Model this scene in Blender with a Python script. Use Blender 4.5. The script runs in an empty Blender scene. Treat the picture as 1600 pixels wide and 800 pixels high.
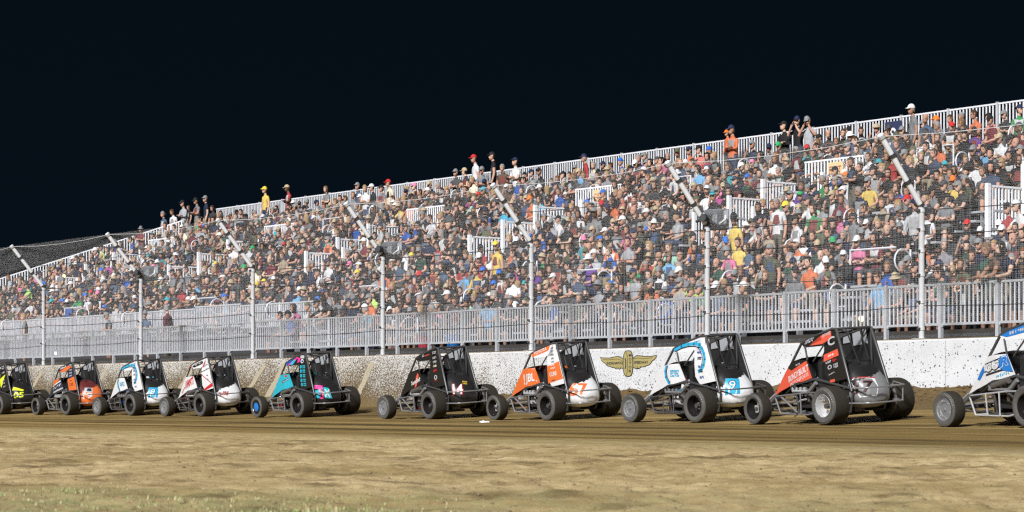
import bpy, bmesh, math, random
import numpy as np
from mathutils import Vector, Matrix
from mathutils.bvhtree import BVHTree

random.seed(7)
RNG = np.random.default_rng(11)
SC = bpy.context.scene
COL = SC.collection
F = 3600.0            # focal length in photo pixels
CAMH = 0.36           # camera height above the racing lane
HY = 630.0            # horizon row of the photo

# ------------------------------------------------------------------ wall frame
UX, UY = -0.6012, 0.7991
DX, DY = 0.7991, 0.6012
OX, OY = 0.437, 52.5
ROTZ = math.atan2(UY, UX)

def W(u, d, z):
    return Vector((OX + u*UX + d*DX, OY + u*UY + d*DY, z))

def u_at(px, d):
    """position along the wall seen at photo column px, d metres behind the wall"""
    r = (px - 800.0)/F
    x0, y0 = OX + d*DX, OY + d*DY
    return (x0 - r*y0)/(r*UY - UX)

def z_at(py, u, d):
    p = W(u, d, 0)
    return CAMH + (HY - py)*p.y/F

def proj(p):
    return 800 + F*p[0]/p[1], HY - F*(p[2]-CAMH)/p[1]

def lin(r, g, b):
    f = lambda c: (c/255/12.92) if c/255 <= 0.04045 else ((c/255+0.055)/1.055)**2.4
    return (f(r), f(g), f(b))

# ------------------------------------------------------------------ materials
MATS = {}
def new_mat(name):
    m = bpy.data.materials.new(name); m.use_nodes = True
    nt = m.node_tree
    b = nt.nodes['Principled BSDF']
    return m, nt, b

def pm(name, col, rough=0.6, metal=0.0, dirt=0.0, dirtcol=(0.16, 0.11, 0.055), scale=6.0, spec=0.5, bump=0.0):
    """procedural paint / metal / cloth: colour varied by noise, dirt speckle on top"""
    if name in MATS: return MATS[name]
    m, nt, b = new_mat(name)
    tc = nt.nodes.new('ShaderNodeTexCoord')
    n1 = nt.nodes.new('ShaderNodeTexNoise'); n1.inputs['Scale'].default_value = scale; n1.inputs['Detail'].default_value = 8; n1.inputs['Roughness'].default_value = 0.7
    nt.links.new(tc.outputs['Object'], n1.inputs['Vector'])
    mix = nt.nodes.new('ShaderNodeMix'); mix.data_type = 'RGBA'
    mix.inputs[6].default_value = tuple(c*0.82 for c in col) + (1,)
    mix.inputs[7].default_value = tuple(min(1, c*1.1) for c in col) + (1,)
    nt.links.new(n1.outputs['Fac'], mix.inputs[0])
    out = mix.outputs[2]
    if dirt > 0:
        n2 = nt.nodes.new('ShaderNodeTexNoise'); n2.inputs['Scale'].default_value = 28; n2.inputs['Detail'].default_value = 6; n2.inputs['Roughness'].default_value = 0.75
        nt.links.new(tc.outputs['Object'], n2.inputs['Vector'])
        mr = nt.nodes.new('ShaderNodeMapRange'); mr.inputs[1].default_value = 0.42; mr.inputs[2].default_value = 0.72
        mr.inputs[3].default_value = dirt*0.25; mr.inputs[4].default_value = dirt
        nt.links.new(n2.outputs['Fac'], mr.inputs[0])
        mx = nt.nodes.new('ShaderNodeMix'); mx.data_type = 'RGBA'
        nt.links.new(mr.outputs[0], mx.inputs[0]); nt.links.new(out, mx.inputs[6])
        mx.inputs[7].default_value = dirtcol + (1,)
        out = mx.outputs[2]
    nt.links.new(out, b.inputs['Base Color'])
    b.inputs['Roughness'].default_value = rough; b.inputs['Metallic'].default_value = metal
    b.inputs['Specular IOR Level'].default_value = spec
    if bump > 0:
        bp = nt.nodes.new('ShaderNodeBump'); bp.inputs['Strength'].default_value = bump; bp.inputs['Distance'].default_value = 0.02
        nt.links.new(n1.outputs['Fac'], bp.inputs['Height']); nt.links.new(bp.outputs[0], b.inputs['Normal'])
    MATS[name] = m
    return m

def emit_mat(name, col, s):
    m, nt, b = new_mat(name)
    b.inputs['Base Color'].default_value = (*col, 1)
    b.inputs['Emission Color'].default_value = (*col, 1); b.inputs['Emission Strength'].default_value = s
    return m

def vcol_mat(name, attr='tint', rough=0.85, var=0.25):
    m, nt, b = new_mat(name)
    a = nt.nodes.new('ShaderNodeAttribute'); a.attribute_name = attr
    tc = nt.nodes.new('ShaderNodeTexCoord')
    n1 = nt.nodes.new('ShaderNodeTexNoise'); n1.inputs['Scale'].default_value = 14; n1.inputs['Detail'].default_value = 4
    nt.links.new(tc.outputs['Object'], n1.inputs['Vector'])
    mr = nt.nodes.new('ShaderNodeMapRange'); mr.inputs[1].default_value = 0.3; mr.inputs[2].default_value = 0.7
    mr.inputs[3].default_value = 1-var; mr.inputs[4].default_value = 1+var*0.6
    nt.links.new(n1.outputs['Fac'], mr.inputs[0])
    vm = nt.nodes.new('ShaderNodeVectorMath'); vm.operation = 'SCALE'
    nt.links.new(a.outputs['Color'], vm.inputs[0]); nt.links.new(mr.outputs[0], vm.inputs['Scale'])
    nt.links.new(vm.outputs[0], b.inputs['Base Color'])
    b.inputs['Roughness'].default_value = rough
    b.inputs['Specular IOR Level'].default_value = 0.3
    return m

# ------------------------------------------------------------------ mesh builder
class MB:
    def __init__(self): self.v = []; self.f = []; self.m = []; self.mats = []
    def mi(self, mat):
        if mat not in self.mats: self.mats.append(mat)
        return self.mats.index(mat)
    def add(self, vs, fs, mat):
        o = len(self.v); k = self.mi(mat)
        self.v.extend([tuple(p) for p in vs])
        for f in fs: self.f.append(tuple(i+o for i in f)); self.m.append(k)
    def box(self, x0, x1, y0, y1, z0, z1, mat):
        vs = [(x, y, z) for z in (z0, z1) for y in (y0, y1) for x in (x0, x1)]
        self.add(vs, [(0,2,3,1),(4,5,7,6),(0,1,5,4),(2,6,7,3),(0,4,6,2),(1,3,7,5)], mat)
    def tube(self, pts, r, mat, n=6, caps=True, r2=None):
        pts = [Vector(p) for p in pts]
        k = len(pts); rings = []
        up0 = None
        for i, p in enumerate(pts):
            t = (pts[min(i+1, k-1)] - pts[max(i-1, 0)]).normalized()
            a = Vector((0, 0, 1)) if abs(t.z) < 0.9 else Vector((1, 0, 0))
            s = t.cross(a).normalized(); w = s.cross(t).normalized()
            if up0 is not None:      # keep the frame from flipping
                w = (up0 - t*up0.dot(t)).normalized(); s = t.cross(w).normalized()
            up0 = w
            rr = r if r2 is None else r + (r2-r)*i/(k-1)
            rings.append([p + (s*math.cos(q) + w*math.sin(q))*rr for q in [2*math.pi*j/n for j in range(n)]])
        vs = [q for rg in rings for q in rg]
        fs = []
        for i in range(k-1):
            for j in range(n):
                fs.append((i*n+j, i*n+(j+1) % n, (i+1)*n+(j+1) % n, (i+1)*n+j))
        if caps:
            fs.append(tuple(range(n-1, -1, -1))); fs.append(tuple((k-1)*n+j for j in range(n)))
        self.add(vs, fs, mat)
    def loft(self, sections, mat, caps=True):
        n = len(sections[0]); vs = [p for s in sections for p in s]; fs = []
        for i in range(len(sections)-1):
            for j in range(n):
                fs.append((i*n+j, i*n+(j+1) % n, (i+1)*n+(j+1) % n, (i+1)*n+j))
        if caps:
            fs.append(tuple(range(n-1, -1, -1))); fs.append(tuple((len(sections)-1)*n+j for j in range(n)))
        self.add(vs, fs, mat)
    def lathe_y(self, prof, mat, n=28, c=(0, 0, 0)):
        """profile of (y, radius) turned round the y axis"""
        secs = []
        for y, r in prof:
            secs.append([(c[0]+r*math.cos(2*math.pi*j/n), c[1]+y, c[2]+r*math.sin(2*math.pi*j/n)) for j in range(n)])
        self.loft(secs, mat, caps=False)
    def build(self, name, parent=None, smooth=False, loc=None, rz=None, fix=True):
        me = bpy.data.meshes.new(name)
        me.from_pydata(self.v, [], self.f)
        for m in self.mats: me.materials.append(m)
        me.polygons.foreach_set('material_index', self.m)
        if smooth: me.polygons.foreach_set('use_smooth', [True]*len(me.polygons))
        if fix:
            bm = bmesh.new(); bm.from_mesh(me); bmesh.ops.recalc_face_normals(bm, faces=bm.faces[:]); bm.to_mesh(me); bm.free()
        me.update()
        o = bpy.data.objects.new(name, me); COL.objects.link(o)
        if parent is not None: o.parent = parent
        if loc is not None: o.location = loc
        if rz is not None: o.rotation_euler.z = rz
        return o

def smooth_by_angle(o, ang=40):
    me = o.data
    me.polygons.foreach_set('use_smooth', [True]*len(me.polygons))
    bm = bmesh.new(); bm.from_mesh(me)
    for e in bm.edges:
        if len(e.link_faces) == 2 and e.calc_face_angle(0) > math.radians(ang): e.smooth = False
        elif len(e.link_faces) != 2: e.smooth = False
    bm.to_mesh(me); bm.free()

def tag(o, label=None, cat=None, group=None, kind=None):
    if label: o['label'] = label
    if cat: o['category'] = cat
    if group: o['group'] = group
    if kind: o['kind'] = kind
    return o

def empty(name, loc=(0, 0, 0), rz=0.0):
    o = bpy.data.objects.new(name, None); COL.objects.link(o)
    o.empty_display_size = 0.2; o.location = loc; o.rotation_euler = (0, 0, rz)
    return o

def stand_empty(name): return empty(name, (OX, OY, 0), ROTZ)     # local frame: x = u, y = -d

# value noise for real relief
def vnoise(x, y, seed=0):
    xi = np.floor(x).astype(np.int64); yi = np.floor(y).astype(np.int64)
    xf = x-xi; yf = y-yi
    xf = xf*xf*(3-2*xf); yf = yf*yf*(3-2*yf)
    def h(a, b):
        n = (a*374761393 + b*668265263 + seed*974634777) & 0x7fffffff
        n = ((n ^ (n >> 13))*1274126177) & 0x7fffffff
        return ((n ^ (n >> 16)) & 0xffff)/65535.0
    return (h(xi, yi)*(1-xf)+h(xi+1, yi)*xf)*(1-yf) + (h(xi, yi+1)*(1-xf)+h(xi+1, yi+1)*xf)*yf

def fbm(x, y, octv=4, seed=0):
    s = 0; a = 0.5; f = 1.0
    for k in range(octv):
        s = s + a*vnoise(x*f, y*f, seed+k); a *= 0.5; f *= 2.03
    return s - 0.5

def grid_object(name, xs, ys, zfun, mat):
    X, Y = np.meshgrid(xs, ys)
    Z = zfun(X, Y)
    V = np.stack([X, Y, Z], -1).reshape(-1, 3)
    nx, ny = len(xs), len(ys)
    a = (np.arange(ny-1)[:, None]*nx + np.arange(nx-1)[None, :]).reshape(-1)
    Fq = np.stack([a, a+1, a+nx+1, a+nx], -1)
    me = bpy.data.meshes.new(name)
    me.vertices.add(len(V)); me.vertices.foreach_set('co', V.astype(np.float32).ravel())
    me.loops.add(Fq.size); me.loops.foreach_set('vertex_index', Fq.astype(np.int32).ravel())
    me.polygons.add(len(Fq)); me.polygons.foreach_set('loop_start', np.arange(0, Fq.size, 4, dtype=np.int32))
    me.polygons.foreach_set('use_smooth', np.ones(len(Fq), dtype=bool))
    me.materials.append(mat); me.update(calc_edges=True)
    o = bpy.data.objects.new(name, me); COL.objects.link(o)
    return o

def raw_mesh(name, V, loops, sizes, colors=None, mats=(), smooth=True, pmat=None):
    """mesh from flat arrays; colors: one rgb per polygon"""
    me = bpy.data.meshes.new(name)
    V = np.asarray(V, dtype=np.float32); loops = np.asarray(loops, dtype=np.int32); sizes = np.asarray(sizes, dtype=np.int32)
    me.vertices.add(len(V)); me.vertices.foreach_set('co', V.ravel())
    me.loops.add(len(loops)); me.loops.foreach_set('vertex_index', loops)
    me.polygons.add(len(sizes)); st = np.zeros(len(sizes), dtype=np.int32); st[1:] = np.cumsum(sizes)[:-1]
    me.polygons.foreach_set('loop_start', st)
    if smooth: me.polygons.foreach_set('use_smooth', np.ones(len(sizes), dtype=bool))
    for m in mats: me.materials.append(m)
    if pmat is not None: me.polygons.foreach_set('material_index', np.asarray(pmat, dtype=np.int32))
    me.update(calc_edges=True)
    if colors is not None:
        ca = me.color_attributes.new('tint', 'FLOAT_COLOR', 'CORNER')
        c = np.repeat(np.asarray(colors, dtype=np.float32), sizes, axis=0)
        c = np.concatenate([c, np.ones((len(c), 1), dtype=np.float32)], 1)
        ca.data.foreach_set('color', c.ravel())
    return me

def text_mesh(body, shear=0.0, bold=0.0):
    """returns (verts, faces) of a text outline filled flat, normalised to a 1 x 1 box"""
    cu = bpy.data.curves.new('lettering', 'FONT'); cu.body = body; cu.size = 1.0; cu.shear = shear; cu.offset = bold
    cu.resolution_u = 3
    o = bpy.data.objects.new('lettering', cu); COL.objects.link(o)
    dg = bpy.context.evaluated_depsgraph_get()
    me = bpy.data.meshes.new_from_object(o.evaluated_get(dg), depsgraph=dg)
    bm = bmesh.new(); bm.from_mesh(me); bmesh.ops.remove_doubles(bm, verts=bm.verts[:], dist=1e-4)
    bmesh.ops.triangulate(bm, faces=bm.faces[:])
    vs = [v.co.copy() for v in bm.verts]; fs = [tuple(v.index for v in f.verts) for f in bm.faces]
    bm.free(); bpy.data.objects.remove(o); bpy.data.meshes.remove(me); bpy.data.curves.remove(cu)
    x0 = min(v.x for v in vs); x1 = max(v.x for v in vs); y0 = min(v.y for v in vs); y1 = max(v.y for v in vs)
    vs = [((v.x-x0)/(x1-x0), (v.y-y0)/(y1-y0)) for v in vs]
    return vs, fs

def scribble(seed, rows=2):
    """illegible little printing: short bars in rows, in a 1 x 1 box"""
    rr = random.Random(seed); vs = []; fs = []
    for r in range(rows):
        y0 = 1-(r+0.92)/rows; y1 = 1-(r+0.12)/rows; x = 0.0
        while x < 0.97:
            w = rr.uniform(0.05, 0.12); kind = rr.random()
            a, b = (y0, y1)
            if kind < 0.25: a = y0+(y1-y0)*0.45
            elif kind < 0.4: b = y1-(y1-y0)*0.4
            o = len(vs); x1 = min(1, x+w)
            vs += [(x, a), (x1, a), (x1, b), (x, b)]; fs.append((o, o+1, o+2, o+3))
            x = x1 + rr.choice([0.025, 0.03, 0.03, 0.08])
    return vs, fs
# ------------------------------------------------------------------ world, camera, floodlight
w = bpy.data.worlds.new('World'); SC.world = w; w.use_nodes = True
nt = w.node_tree
bg = nt.nodes['Background']
tc = nt.nodes.new('ShaderNodeTexCoord'); sep = nt.nodes.new('ShaderNodeSeparateXYZ')
nt.links.new(tc.outputs['Generated'], sep.inputs[0])
ramp = nt.nodes.new('ShaderNodeValToRGB')
ramp.color_ramp.elements[0].position = 0.0; ramp.color_ramp.elements[0].color = (0.0018, 0.0042, 0.0074, 1)
ramp.color_ramp.elements[1].position = 0.30; ramp.color_ramp.elements[1].color = (0.0012, 0.0029, 0.0052, 1)
nt.links.new(sep.outputs['Z'], ramp.inputs[0])
nt.links.new(ramp.outputs[0], bg.inputs['Color'])
bg.inputs['Strength'].default_value = 1.0

cam = bpy.data.cameras.new('camera'); camo = bpy.data.objects.new('camera', cam); COL.objects.link(camo)
camo.location = (0, 0, CAMH); camo.rotation_euler = (math.radians(90), 0, 0)
cam.sensor_width = 36; cam.lens = 36*F/1600; cam.shift_y = 230/1600
cam.clip_start = 0.5; cam.clip_end = 6000
cam.dof.use_dof = True; cam.dof.focus_distance = 44; cam.dof.aperture_fstop = 9.0
SC.camera = camo

SUN_AZ = (-0.44, -0.898); SUN_EL = math.radians(35)
sl = bpy.data.lights.new('floodlight', 'SUN'); sl.energy = 5.0; sl.angle = math.radians(9); sl.color = (0.975, 0.985, 1.0)
so = bpy.data.objects.new('floodlight', sl); COL.objects.link(so)
v = Vector((SUN_AZ[0]*math.cos(SUN_EL), SUN_AZ[1]*math.cos(SUN_EL), math.sin(SUN_EL)))
so.rotation_euler = v.to_track_quat('Z', 'Y').to_euler(); so.location = v*60

SC.view_settings.view_transform = 'Standard'; SC.view_settings.look = 'None'; SC.view_settings.gamma = 1
SC.view_settings.exposure = 0.42
SC.view_settings.use_curve_mapping = False
SC.render.engine = 'CYCLES'
SC.cycles.max_bounces = 6; SC.cycles.diffuse_bounces = 3; SC.cycles.glossy_bounces = 3
SC.cycles.use_denoising = False
SC.cycles.pixel_filter_type = 'BLACKMAN_HARRIS'; SC.cycles.filter_width = 1.3

# ------------------------------------------------------------------ ground and track
def nodes_chain(name):
    m, nt, b = new_mat(name)
    N = lambda t, **k: nt.nodes.new(t)
    return m, nt, b

def wallcoords(nt):
    """(along wall, across wall, height) in metres: the track sheet's own frame"""
    return nt.nodes.new('ShaderNodeTexCoord').outputs['Object']

def noise_node(nt, vec, scale, detail=6, rough=0.6, stretch=None, dist=0.0):
    if stretch is not None:
        mp = nt.nodes.new('ShaderNodeMapping'); mp.inputs['Scale'].default_value = stretch
        nt.links.new(vec, mp.inputs['Vector']); vec = mp.outputs[0]
    n = nt.nodes.new('ShaderNodeTexNoise'); n.inputs['Scale'].default_value = scale; n.inputs['Detail'].default_value = detail; n.inputs['Roughness'].default_value = rough
    n.inputs['Distortion'].default_value = dist
    nt.links.new(vec, n.inputs['Vector'])
    return n.outputs['Fac']

def maprange(nt, val, a, b, c, d):
    mr = nt.nodes.new('ShaderNodeMapRange'); mr.inputs[1].default_value = a; mr.inputs[2].default_value = b; mr.inputs[3].default_value = c; mr.inputs[4].default_value = d
    nt.links.new(val, mr.inputs[0]); return mr.outputs[0]

def mixcol(nt, fac, a, b):
    mx = nt.nodes.new('ShaderNodeMix'); mx.data_type = 'RGBA'
    if isinstance(fac, (int, float)): mx.inputs[0].default_value = fac
    else: nt.links.new(fac, mx.inputs[0])
    for s, c in ((6, a), (7, b)):
        if isinstance(c, tuple): mx.inputs[s].default_value = (*c, 1)
        else: nt.links.new(c, mx.inputs[s])
    return mx.outputs[2]

def math_node(nt, op, a, b=None):
    n = nt.nodes.new('ShaderNodeMath'); n.operation = op
    for i, x in enumerate((a, b)):
        if x is None: continue
        if isinstance(x, (int, float)): n.inputs[i].default_value = x
        else: nt.links.new(x, n.inputs[i])
    return n.outputs[0]

def ground_material():
    m, nt, b = nodes_chain('dry_infield_soil')
    tc = nt.nodes.new('ShaderNodeTexCoord'); vec = tc.outputs['Object']
    big = noise_node(nt, vec, 0.55, 5, 0.6); mid = noise_node(nt, vec, 5.0, 8, 0.72); fine = noise_node(nt, vec, 42, 5, 0.75)
    c = mixcol(nt, maprange(nt, mid, 0.36, 0.66, 0, 1), (0.335, 0.240, 0.112), (0.655, 0.505, 0.280))
    c = mixcol(nt, maprange(nt, big, 0.40, 0.62, 0, 0.65), c, (0.265, 0.19, 0.075))
    pat = noise_node(nt, vec, 1.7, 4, 0.55, None, 0.6)
    c = mixcol(nt, maprange(nt, pat, 0.54, 0.66, 0, 0.75), c, (0.115, 0.075, 0.030))
    c = mixcol(nt, maprange(nt, fine, 0.58, 0.70, 0, 0.8), c, (0.66, 0.54, 0.31))
    c = mixcol(nt, maprange(nt, fine, 0.40, 0.28, 0, 0.8), c, (0.085, 0.058, 0.028))
    # worn turf stain close by
    sp = nt.nodes.new('ShaderNodeSeparateXYZ'); nt.links.new(vec, sp.inputs[0])
    near = maprange(nt, sp.outputs['Y'], 8.2, 10.6, 1, 0)
    lft = maprange(nt, sp.outputs['X'], -2.2, 1.8, 1, 0.30)
    g = math_node(nt, 'MULTIPLY', math_node(nt, 'MULTIPLY', near, lft), maprange(nt, mid, 0.38, 0.6, 0.0, 0.9))
    c = mixcol(nt, g, c, (0.175, 0.19, 0.075))
    nt.links.new(c, b.inputs['Base Color']); b.inputs['Roughness'].default_value = 0.95; b.inputs['Specular IOR Level'].default_value = 0.15
    bp = nt.nodes.new('ShaderNodeBump'); bp.inputs['Strength'].default_value = 0.6; bp.inputs['Distance'].default_value = 0.03
    nt.links.new(math_node(nt, 'ADD', mid, math_node(nt, 'MULTIPLY', fine, 0.35)), bp.inputs['Height']); nt.links.new(bp.outputs[0], b.inputs['Normal'])
    return m

def track_material():
    m, nt, b = nodes_chain('packed_clay')
    vec = wallcoords(nt)
    s1 = noise_node(nt, vec, 1.0, 3, 0.55, (0.045, 0.62, 0.5)); s2 = noise_node(nt, vec, 1.0, 7, 0.7, (0.16, 2.6, 1)); fine = noise_node(nt, vec, 16, 6, 0.7, (0.4, 1, 1))
    c = mixcol(nt, maprange(nt, s2, 0.34, 0.66, 0, 1), (0.130, 0.084, 0.023), (0.27, 0.182, 0.060))
    c = mixcol(nt, maprange(nt, s1, 0.50, 0.60, 0, 0.9), c, (0.066, 0.042, 0.013))
    c = mixcol(nt, maprange(nt, s1, 0.46, 0.36, 0, 0.65), c, (0.38, 0.265, 0.105))
    c = mixcol(nt, maprange(nt, fine, 0.44, 0.30, 0, 0.5), c, (0.05, 0.032, 0.012))
    sw = nt.nodes.new('ShaderNodeSeparateXYZ'); nt.links.new(vec, sw.inputs[0])     # moist loose dirt thrown up against the wall
    moist = maprange(nt, math_node(nt, 'ADD', sw.outputs['Y'], math_node(nt, 'MULTIPLY', s2, 1.2)), 1.4, 2.8, 0.85, 0.0)
    c = mixcol(nt, moist, c, mixcol(nt, maprange(nt, fine, 0.35, 0.65, 0, 1), (0.050, 0.031, 0.011), (0.135, 0.090, 0.036)))
    dry = maprange(nt, math_node(nt, 'ADD', sw.outputs['Y'], math_node(nt, 'MULTIPLY', s2, 3.0)), 18.6, 21.2, 0.0, 0.9)
    c = mixcol(nt, dry, c, mixcol(nt, maprange(nt, fine, 0.35, 0.65, 0, 1), (0.27, 0.20, 0.088), (0.54, 0.43, 0.22)))
    nt.links.new(c, b.inputs['Base Color']); b.inputs['Roughness'].default_value = 0.85; b.inputs['Specular IOR Level'].default_value = 0.25
    bp = nt.nodes.new('ShaderNodeBump'); bp.inputs['Strength'].default_value = 0.5; bp.inputs['Distance'].default_value = 0.03
    nt.links.new(math_node(nt, 'ADD', fine, s2), bp.inputs['Height']); nt.links.new(bp.outputs[0], b.inputs['Normal'])
    return m

TRACK_IN = -19.6
def hollow(X, Y, x0, y0, rx, ry, dep):
    q = ((X-x0)/rx)**2 + ((Y-y0)/ry)**2
    return -dep*np.exp(-q*1.5)
def ground_z(X, Y):
    d = (X-OX)*DX + (Y-OY)*DY
    nearm = np.clip((60-np.hypot(X, Y-10))/40, 0, 1)
    z = (fbm(X*0.5, Y*0.5, 3, 1)*0.05 + fbm(X*2.6, Y*2.6, 3, 5)*0.034 + fbm(X*9, Y*7, 3, 9)*0.052)*nearm
    z = z + hollow(X, Y, -1.60, 9.9, 0.55, 0.25, 0.03) + hollow(X, Y, -0.75, 9.6, 0.3, 0.16, 0.025) + hollow(X, Y, 1.9, 9.8, 0.35, 0.2, 0.03) + hollow(X, Y, -0.55, 7.85, 0.25, 0.1, 0.03)
    f = np.clip((d-(TRACK_IN-1.2))/1.2, 0, 1)
    return z*(1-0.8*f) - 0.14*np.clip((d-TRACK_IN)/1.5, 0, 1)

xs = np.concatenate([[-4000, -1500, -600, -250, -120, -70], np.arange(-45, -8, 1.0), np.arange(-8, 8, 0.035), np.arange(8, 30, 1.0), [40, 70, 120, 250, 600, 1500, 4000]])
ys = [-600, -200, -60, -20, -5, 0, 3, 5]
y = 6.4; st = 0.028
while y < 27: ys.append(y); y += st; st = min(0.13, st*1.006)
ys += list(np.arange(27.5, 110, 1.2)) + [120, 150, 200, 300, 600, 1500, 4500]
ground = grid_object('ground', xs, np.array(ys), ground_z, ground_material()); tag(ground, kind='structure')

def sst(a, b, x):
    t = np.clip((x-a)/(b-a), 0, 1); return t*t*(3-2*t)
def track_profile(u, d):
    s = -d
    s0 = np.interp(u, [-30, -20.5, -15.7, -11.6, -6.5, -1.8, 4.9, 9.9, 14.7, 18.5, 22.6, 40], [7.6, 7.0, 6.2, 5.3, 4.5, 4.05, 3.15, 2.9, 2.44, 2.47, 2.65, 3.2])-0.05
    q = s0-s; z = 0.066*0.5*(q+np.sqrt(q*q+0.02)) + 0.10*(1-sst(0.0, 0.9, s))
    berm = (1-sst(2.0, 6.0, u))*0.36*(1-sst(0.25, 1.5, s))*(0.8+0.9*fbm(u*0.8, d*1.5, 3, 21))
    return z + np.maximum(berm, 0)
def track_z(u, Y):
    d = -Y
    z = track_profile(u, d) + fbm(u*0.25, d*2.2, 4, 31)*0.022 + fbm(u*3, d*5, 3, 33)*0.012
    z = z + (1-sst(0.3, 1.7, -d))*(1-sst(2.0, 6.0, u))*fbm(u*7, d*7, 3, 37)*0.10
    edge = sst(0, 0.8, d-(-20.6)+fbm(u*0.4, d*0.1, 3, 41)*2.6+fbm(u*2.5, d*2.5, 2, 43)*1.0-0.3)
    return z*edge - 0.10*(1-edge) + 0.012
dl = np.concatenate([np.arange(0.2, 2.0, 0.06), np.arange(2.0, 21.0, 0.16)])
ul = np.concatenate([np.arange(-60, -18, 0.5), np.arange(-18, 30, 0.10), np.arange(30, 75, 0.25), np.arange(75, 160, 3)])
track = grid_object('dirt_track', ul, dl, track_z, track_material()); tag(track, kind='structure')
track.location = (OX, OY, 0); track.rotation_euler.z = ROTZ

def lane_z(x, y):
    u = (x-OX)*UX + (y-OY)*UY; d = (x-OX)*DX + (y-OY)*DY
    return float(track_profile(np.array(u), np.array(d))) + 0.012

# clods along the wall and crumbs on the infield: uncountable, one object each
def clods(name, pts, mat, rmin, rmax, kind_label):
    V = []; Fc = []
    base = [(1,0,0),(-1,0,0),(0,1,0),(0,-1,0),(0,0,1),(0,0,-1)]
    fs = [(0,2,4),(2,1,4),(1,3,4),(3,0,4),(2,0,5),(1,2,5),(3,1,5),(0,3,5)]
    for (x, y, z) in pts:
        r = random.uniform(rmin, rmax)*random.choice([0.5, 0.7, 0.9, 1.3]); o = len(V)
        a = random.random()*6.28; ca, sa = math.cos(a), math.sin(a)
        for p in base:
            q = [p[0]*r*random.uniform(.6, 1.3), p[1]*r*random.uniform(.6, 1.3), p[2]*r*random.uniform(.4, .9)]
            V.append((x+q[0]*ca-q[1]*sa, y+q[0]*sa+q[1]*ca, z+q[2]))
        Fc += [tuple(i+o for i in f) for f in fs]
    me = bpy.data.meshes.new(name); me.from_pydata(V, [], Fc); me.materials.append(mat)
    me.update(); o = bpy.data.objects.new(name, me); COL.objects.link(o); tag(o, label=kind_label, kind='stuff'); return o
pts = []
for i in range(1500):
    u = random.uniform(-16, 4); d = -abs(random.gauss(0.3, 0.5))-0.26
    p = W(u, d, 0); p.z = float(track_z(np.array(u), np.array(-d)))
    pts.append(p)
clods('dirt_clods', pts, pm('moist_clod', (0.10, 0.064, 0.026), 0.95, scale=9), 0.02, 0.05, 'crumbly brown dirt clods heaped at the foot of the white wall')
pts = []
for i in range(5200):
    yy = 7.3 + 14*random.random()**1.6; xx = random.uniform(-1, 1)*(yy*0.26+0.4)
    if (xx-OX)*DX+(yy-OY)*DY > TRACK_IN-0.3: continue
    pts.append((xx, yy, float(ground_z(np.array(xx), np.array(yy)))))
clods('soil_crumbs', pts, pm('soil_crumb', (0.20, 0.145, 0.078), 0.95, scale=5), 0.004, 0.011, 'small dry soil crumbs scattered over the infield')

# grass: short worn blades close to the camera
def grass():
    n = 42000; V = []; Fc = []; colr = []
    for i in range(n):
        yy = 7.2 + 4.4*random.random()**1.4
        xx = random.uniform(-2.6, 2.3)
        yb = np.interp(xx, [-2.4, -1.4, -0.4, 0.6, 2.0], [11.4, 10.3, 9.2, 8.3, 8.0])+1.2*fbm(np.array(xx*2.2), np.array(yy*1.1), 2, 53)
        dens = np.clip((yb-yy)/2.0, 0, 1)
        dens *= np.clip(0.25+3.2*fbm(np.array(xx*1.7), np.array(yy*1.7), 3, 51)+0.25, 0, 1)
        if random.random() > dens: continue
        z = float(ground_z(np.array(xx), np.array(yy)))
        h = random.uniform(0.005, 0.019)*(0.55+0.7*dens); a = random.random()*6.28; wd = random.uniform(0.0012, 0.0026)
        lx, ly = math.cos(a)*h*random.uniform(.2, 1.2), math.sin(a)*h*random.uniform(.2, 1.2)
        px_, py_ = -math.sin(a)*wd, math.cos(a)*wd
        o = len(V)
        V += [(xx-px_, yy-py_, z-0.003), (xx+px_, yy+py_, z-0.003), (xx+lx*.5+px_*.7, yy+ly*.5+py_*.7, z+h*.7), (xx+lx*.5-px_*.7, yy+ly*.5-py_*.7, z+h*.7), (xx+lx, yy+ly, z+h)]
        Fc += [(o, o+1, o+2, o+3), (o+3, o+2, o+4)]
        c = random.choice([(0.27, 0.32, 0.12), (0.20, 0.26, 0.08), (0.38, 0.41, 0.20), (0.50, 0.44, 0.25), (0.42, 0.41, 0.22)])
        colr += [c, c]
    loops = [i for f in Fc for i in f]; sizes = [len(f) for f in Fc]
    me = raw_mesh('grass', V, loops, sizes, colr, [vcol_mat('grass_blade', rough=0.7)], smooth=False)
    o = bpy.data.objects.new('grass', me); COL.objects.link(o); tag(o, label='short worn green and straw grass at the edge of the infield', kind='stuff')
grass()

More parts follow.
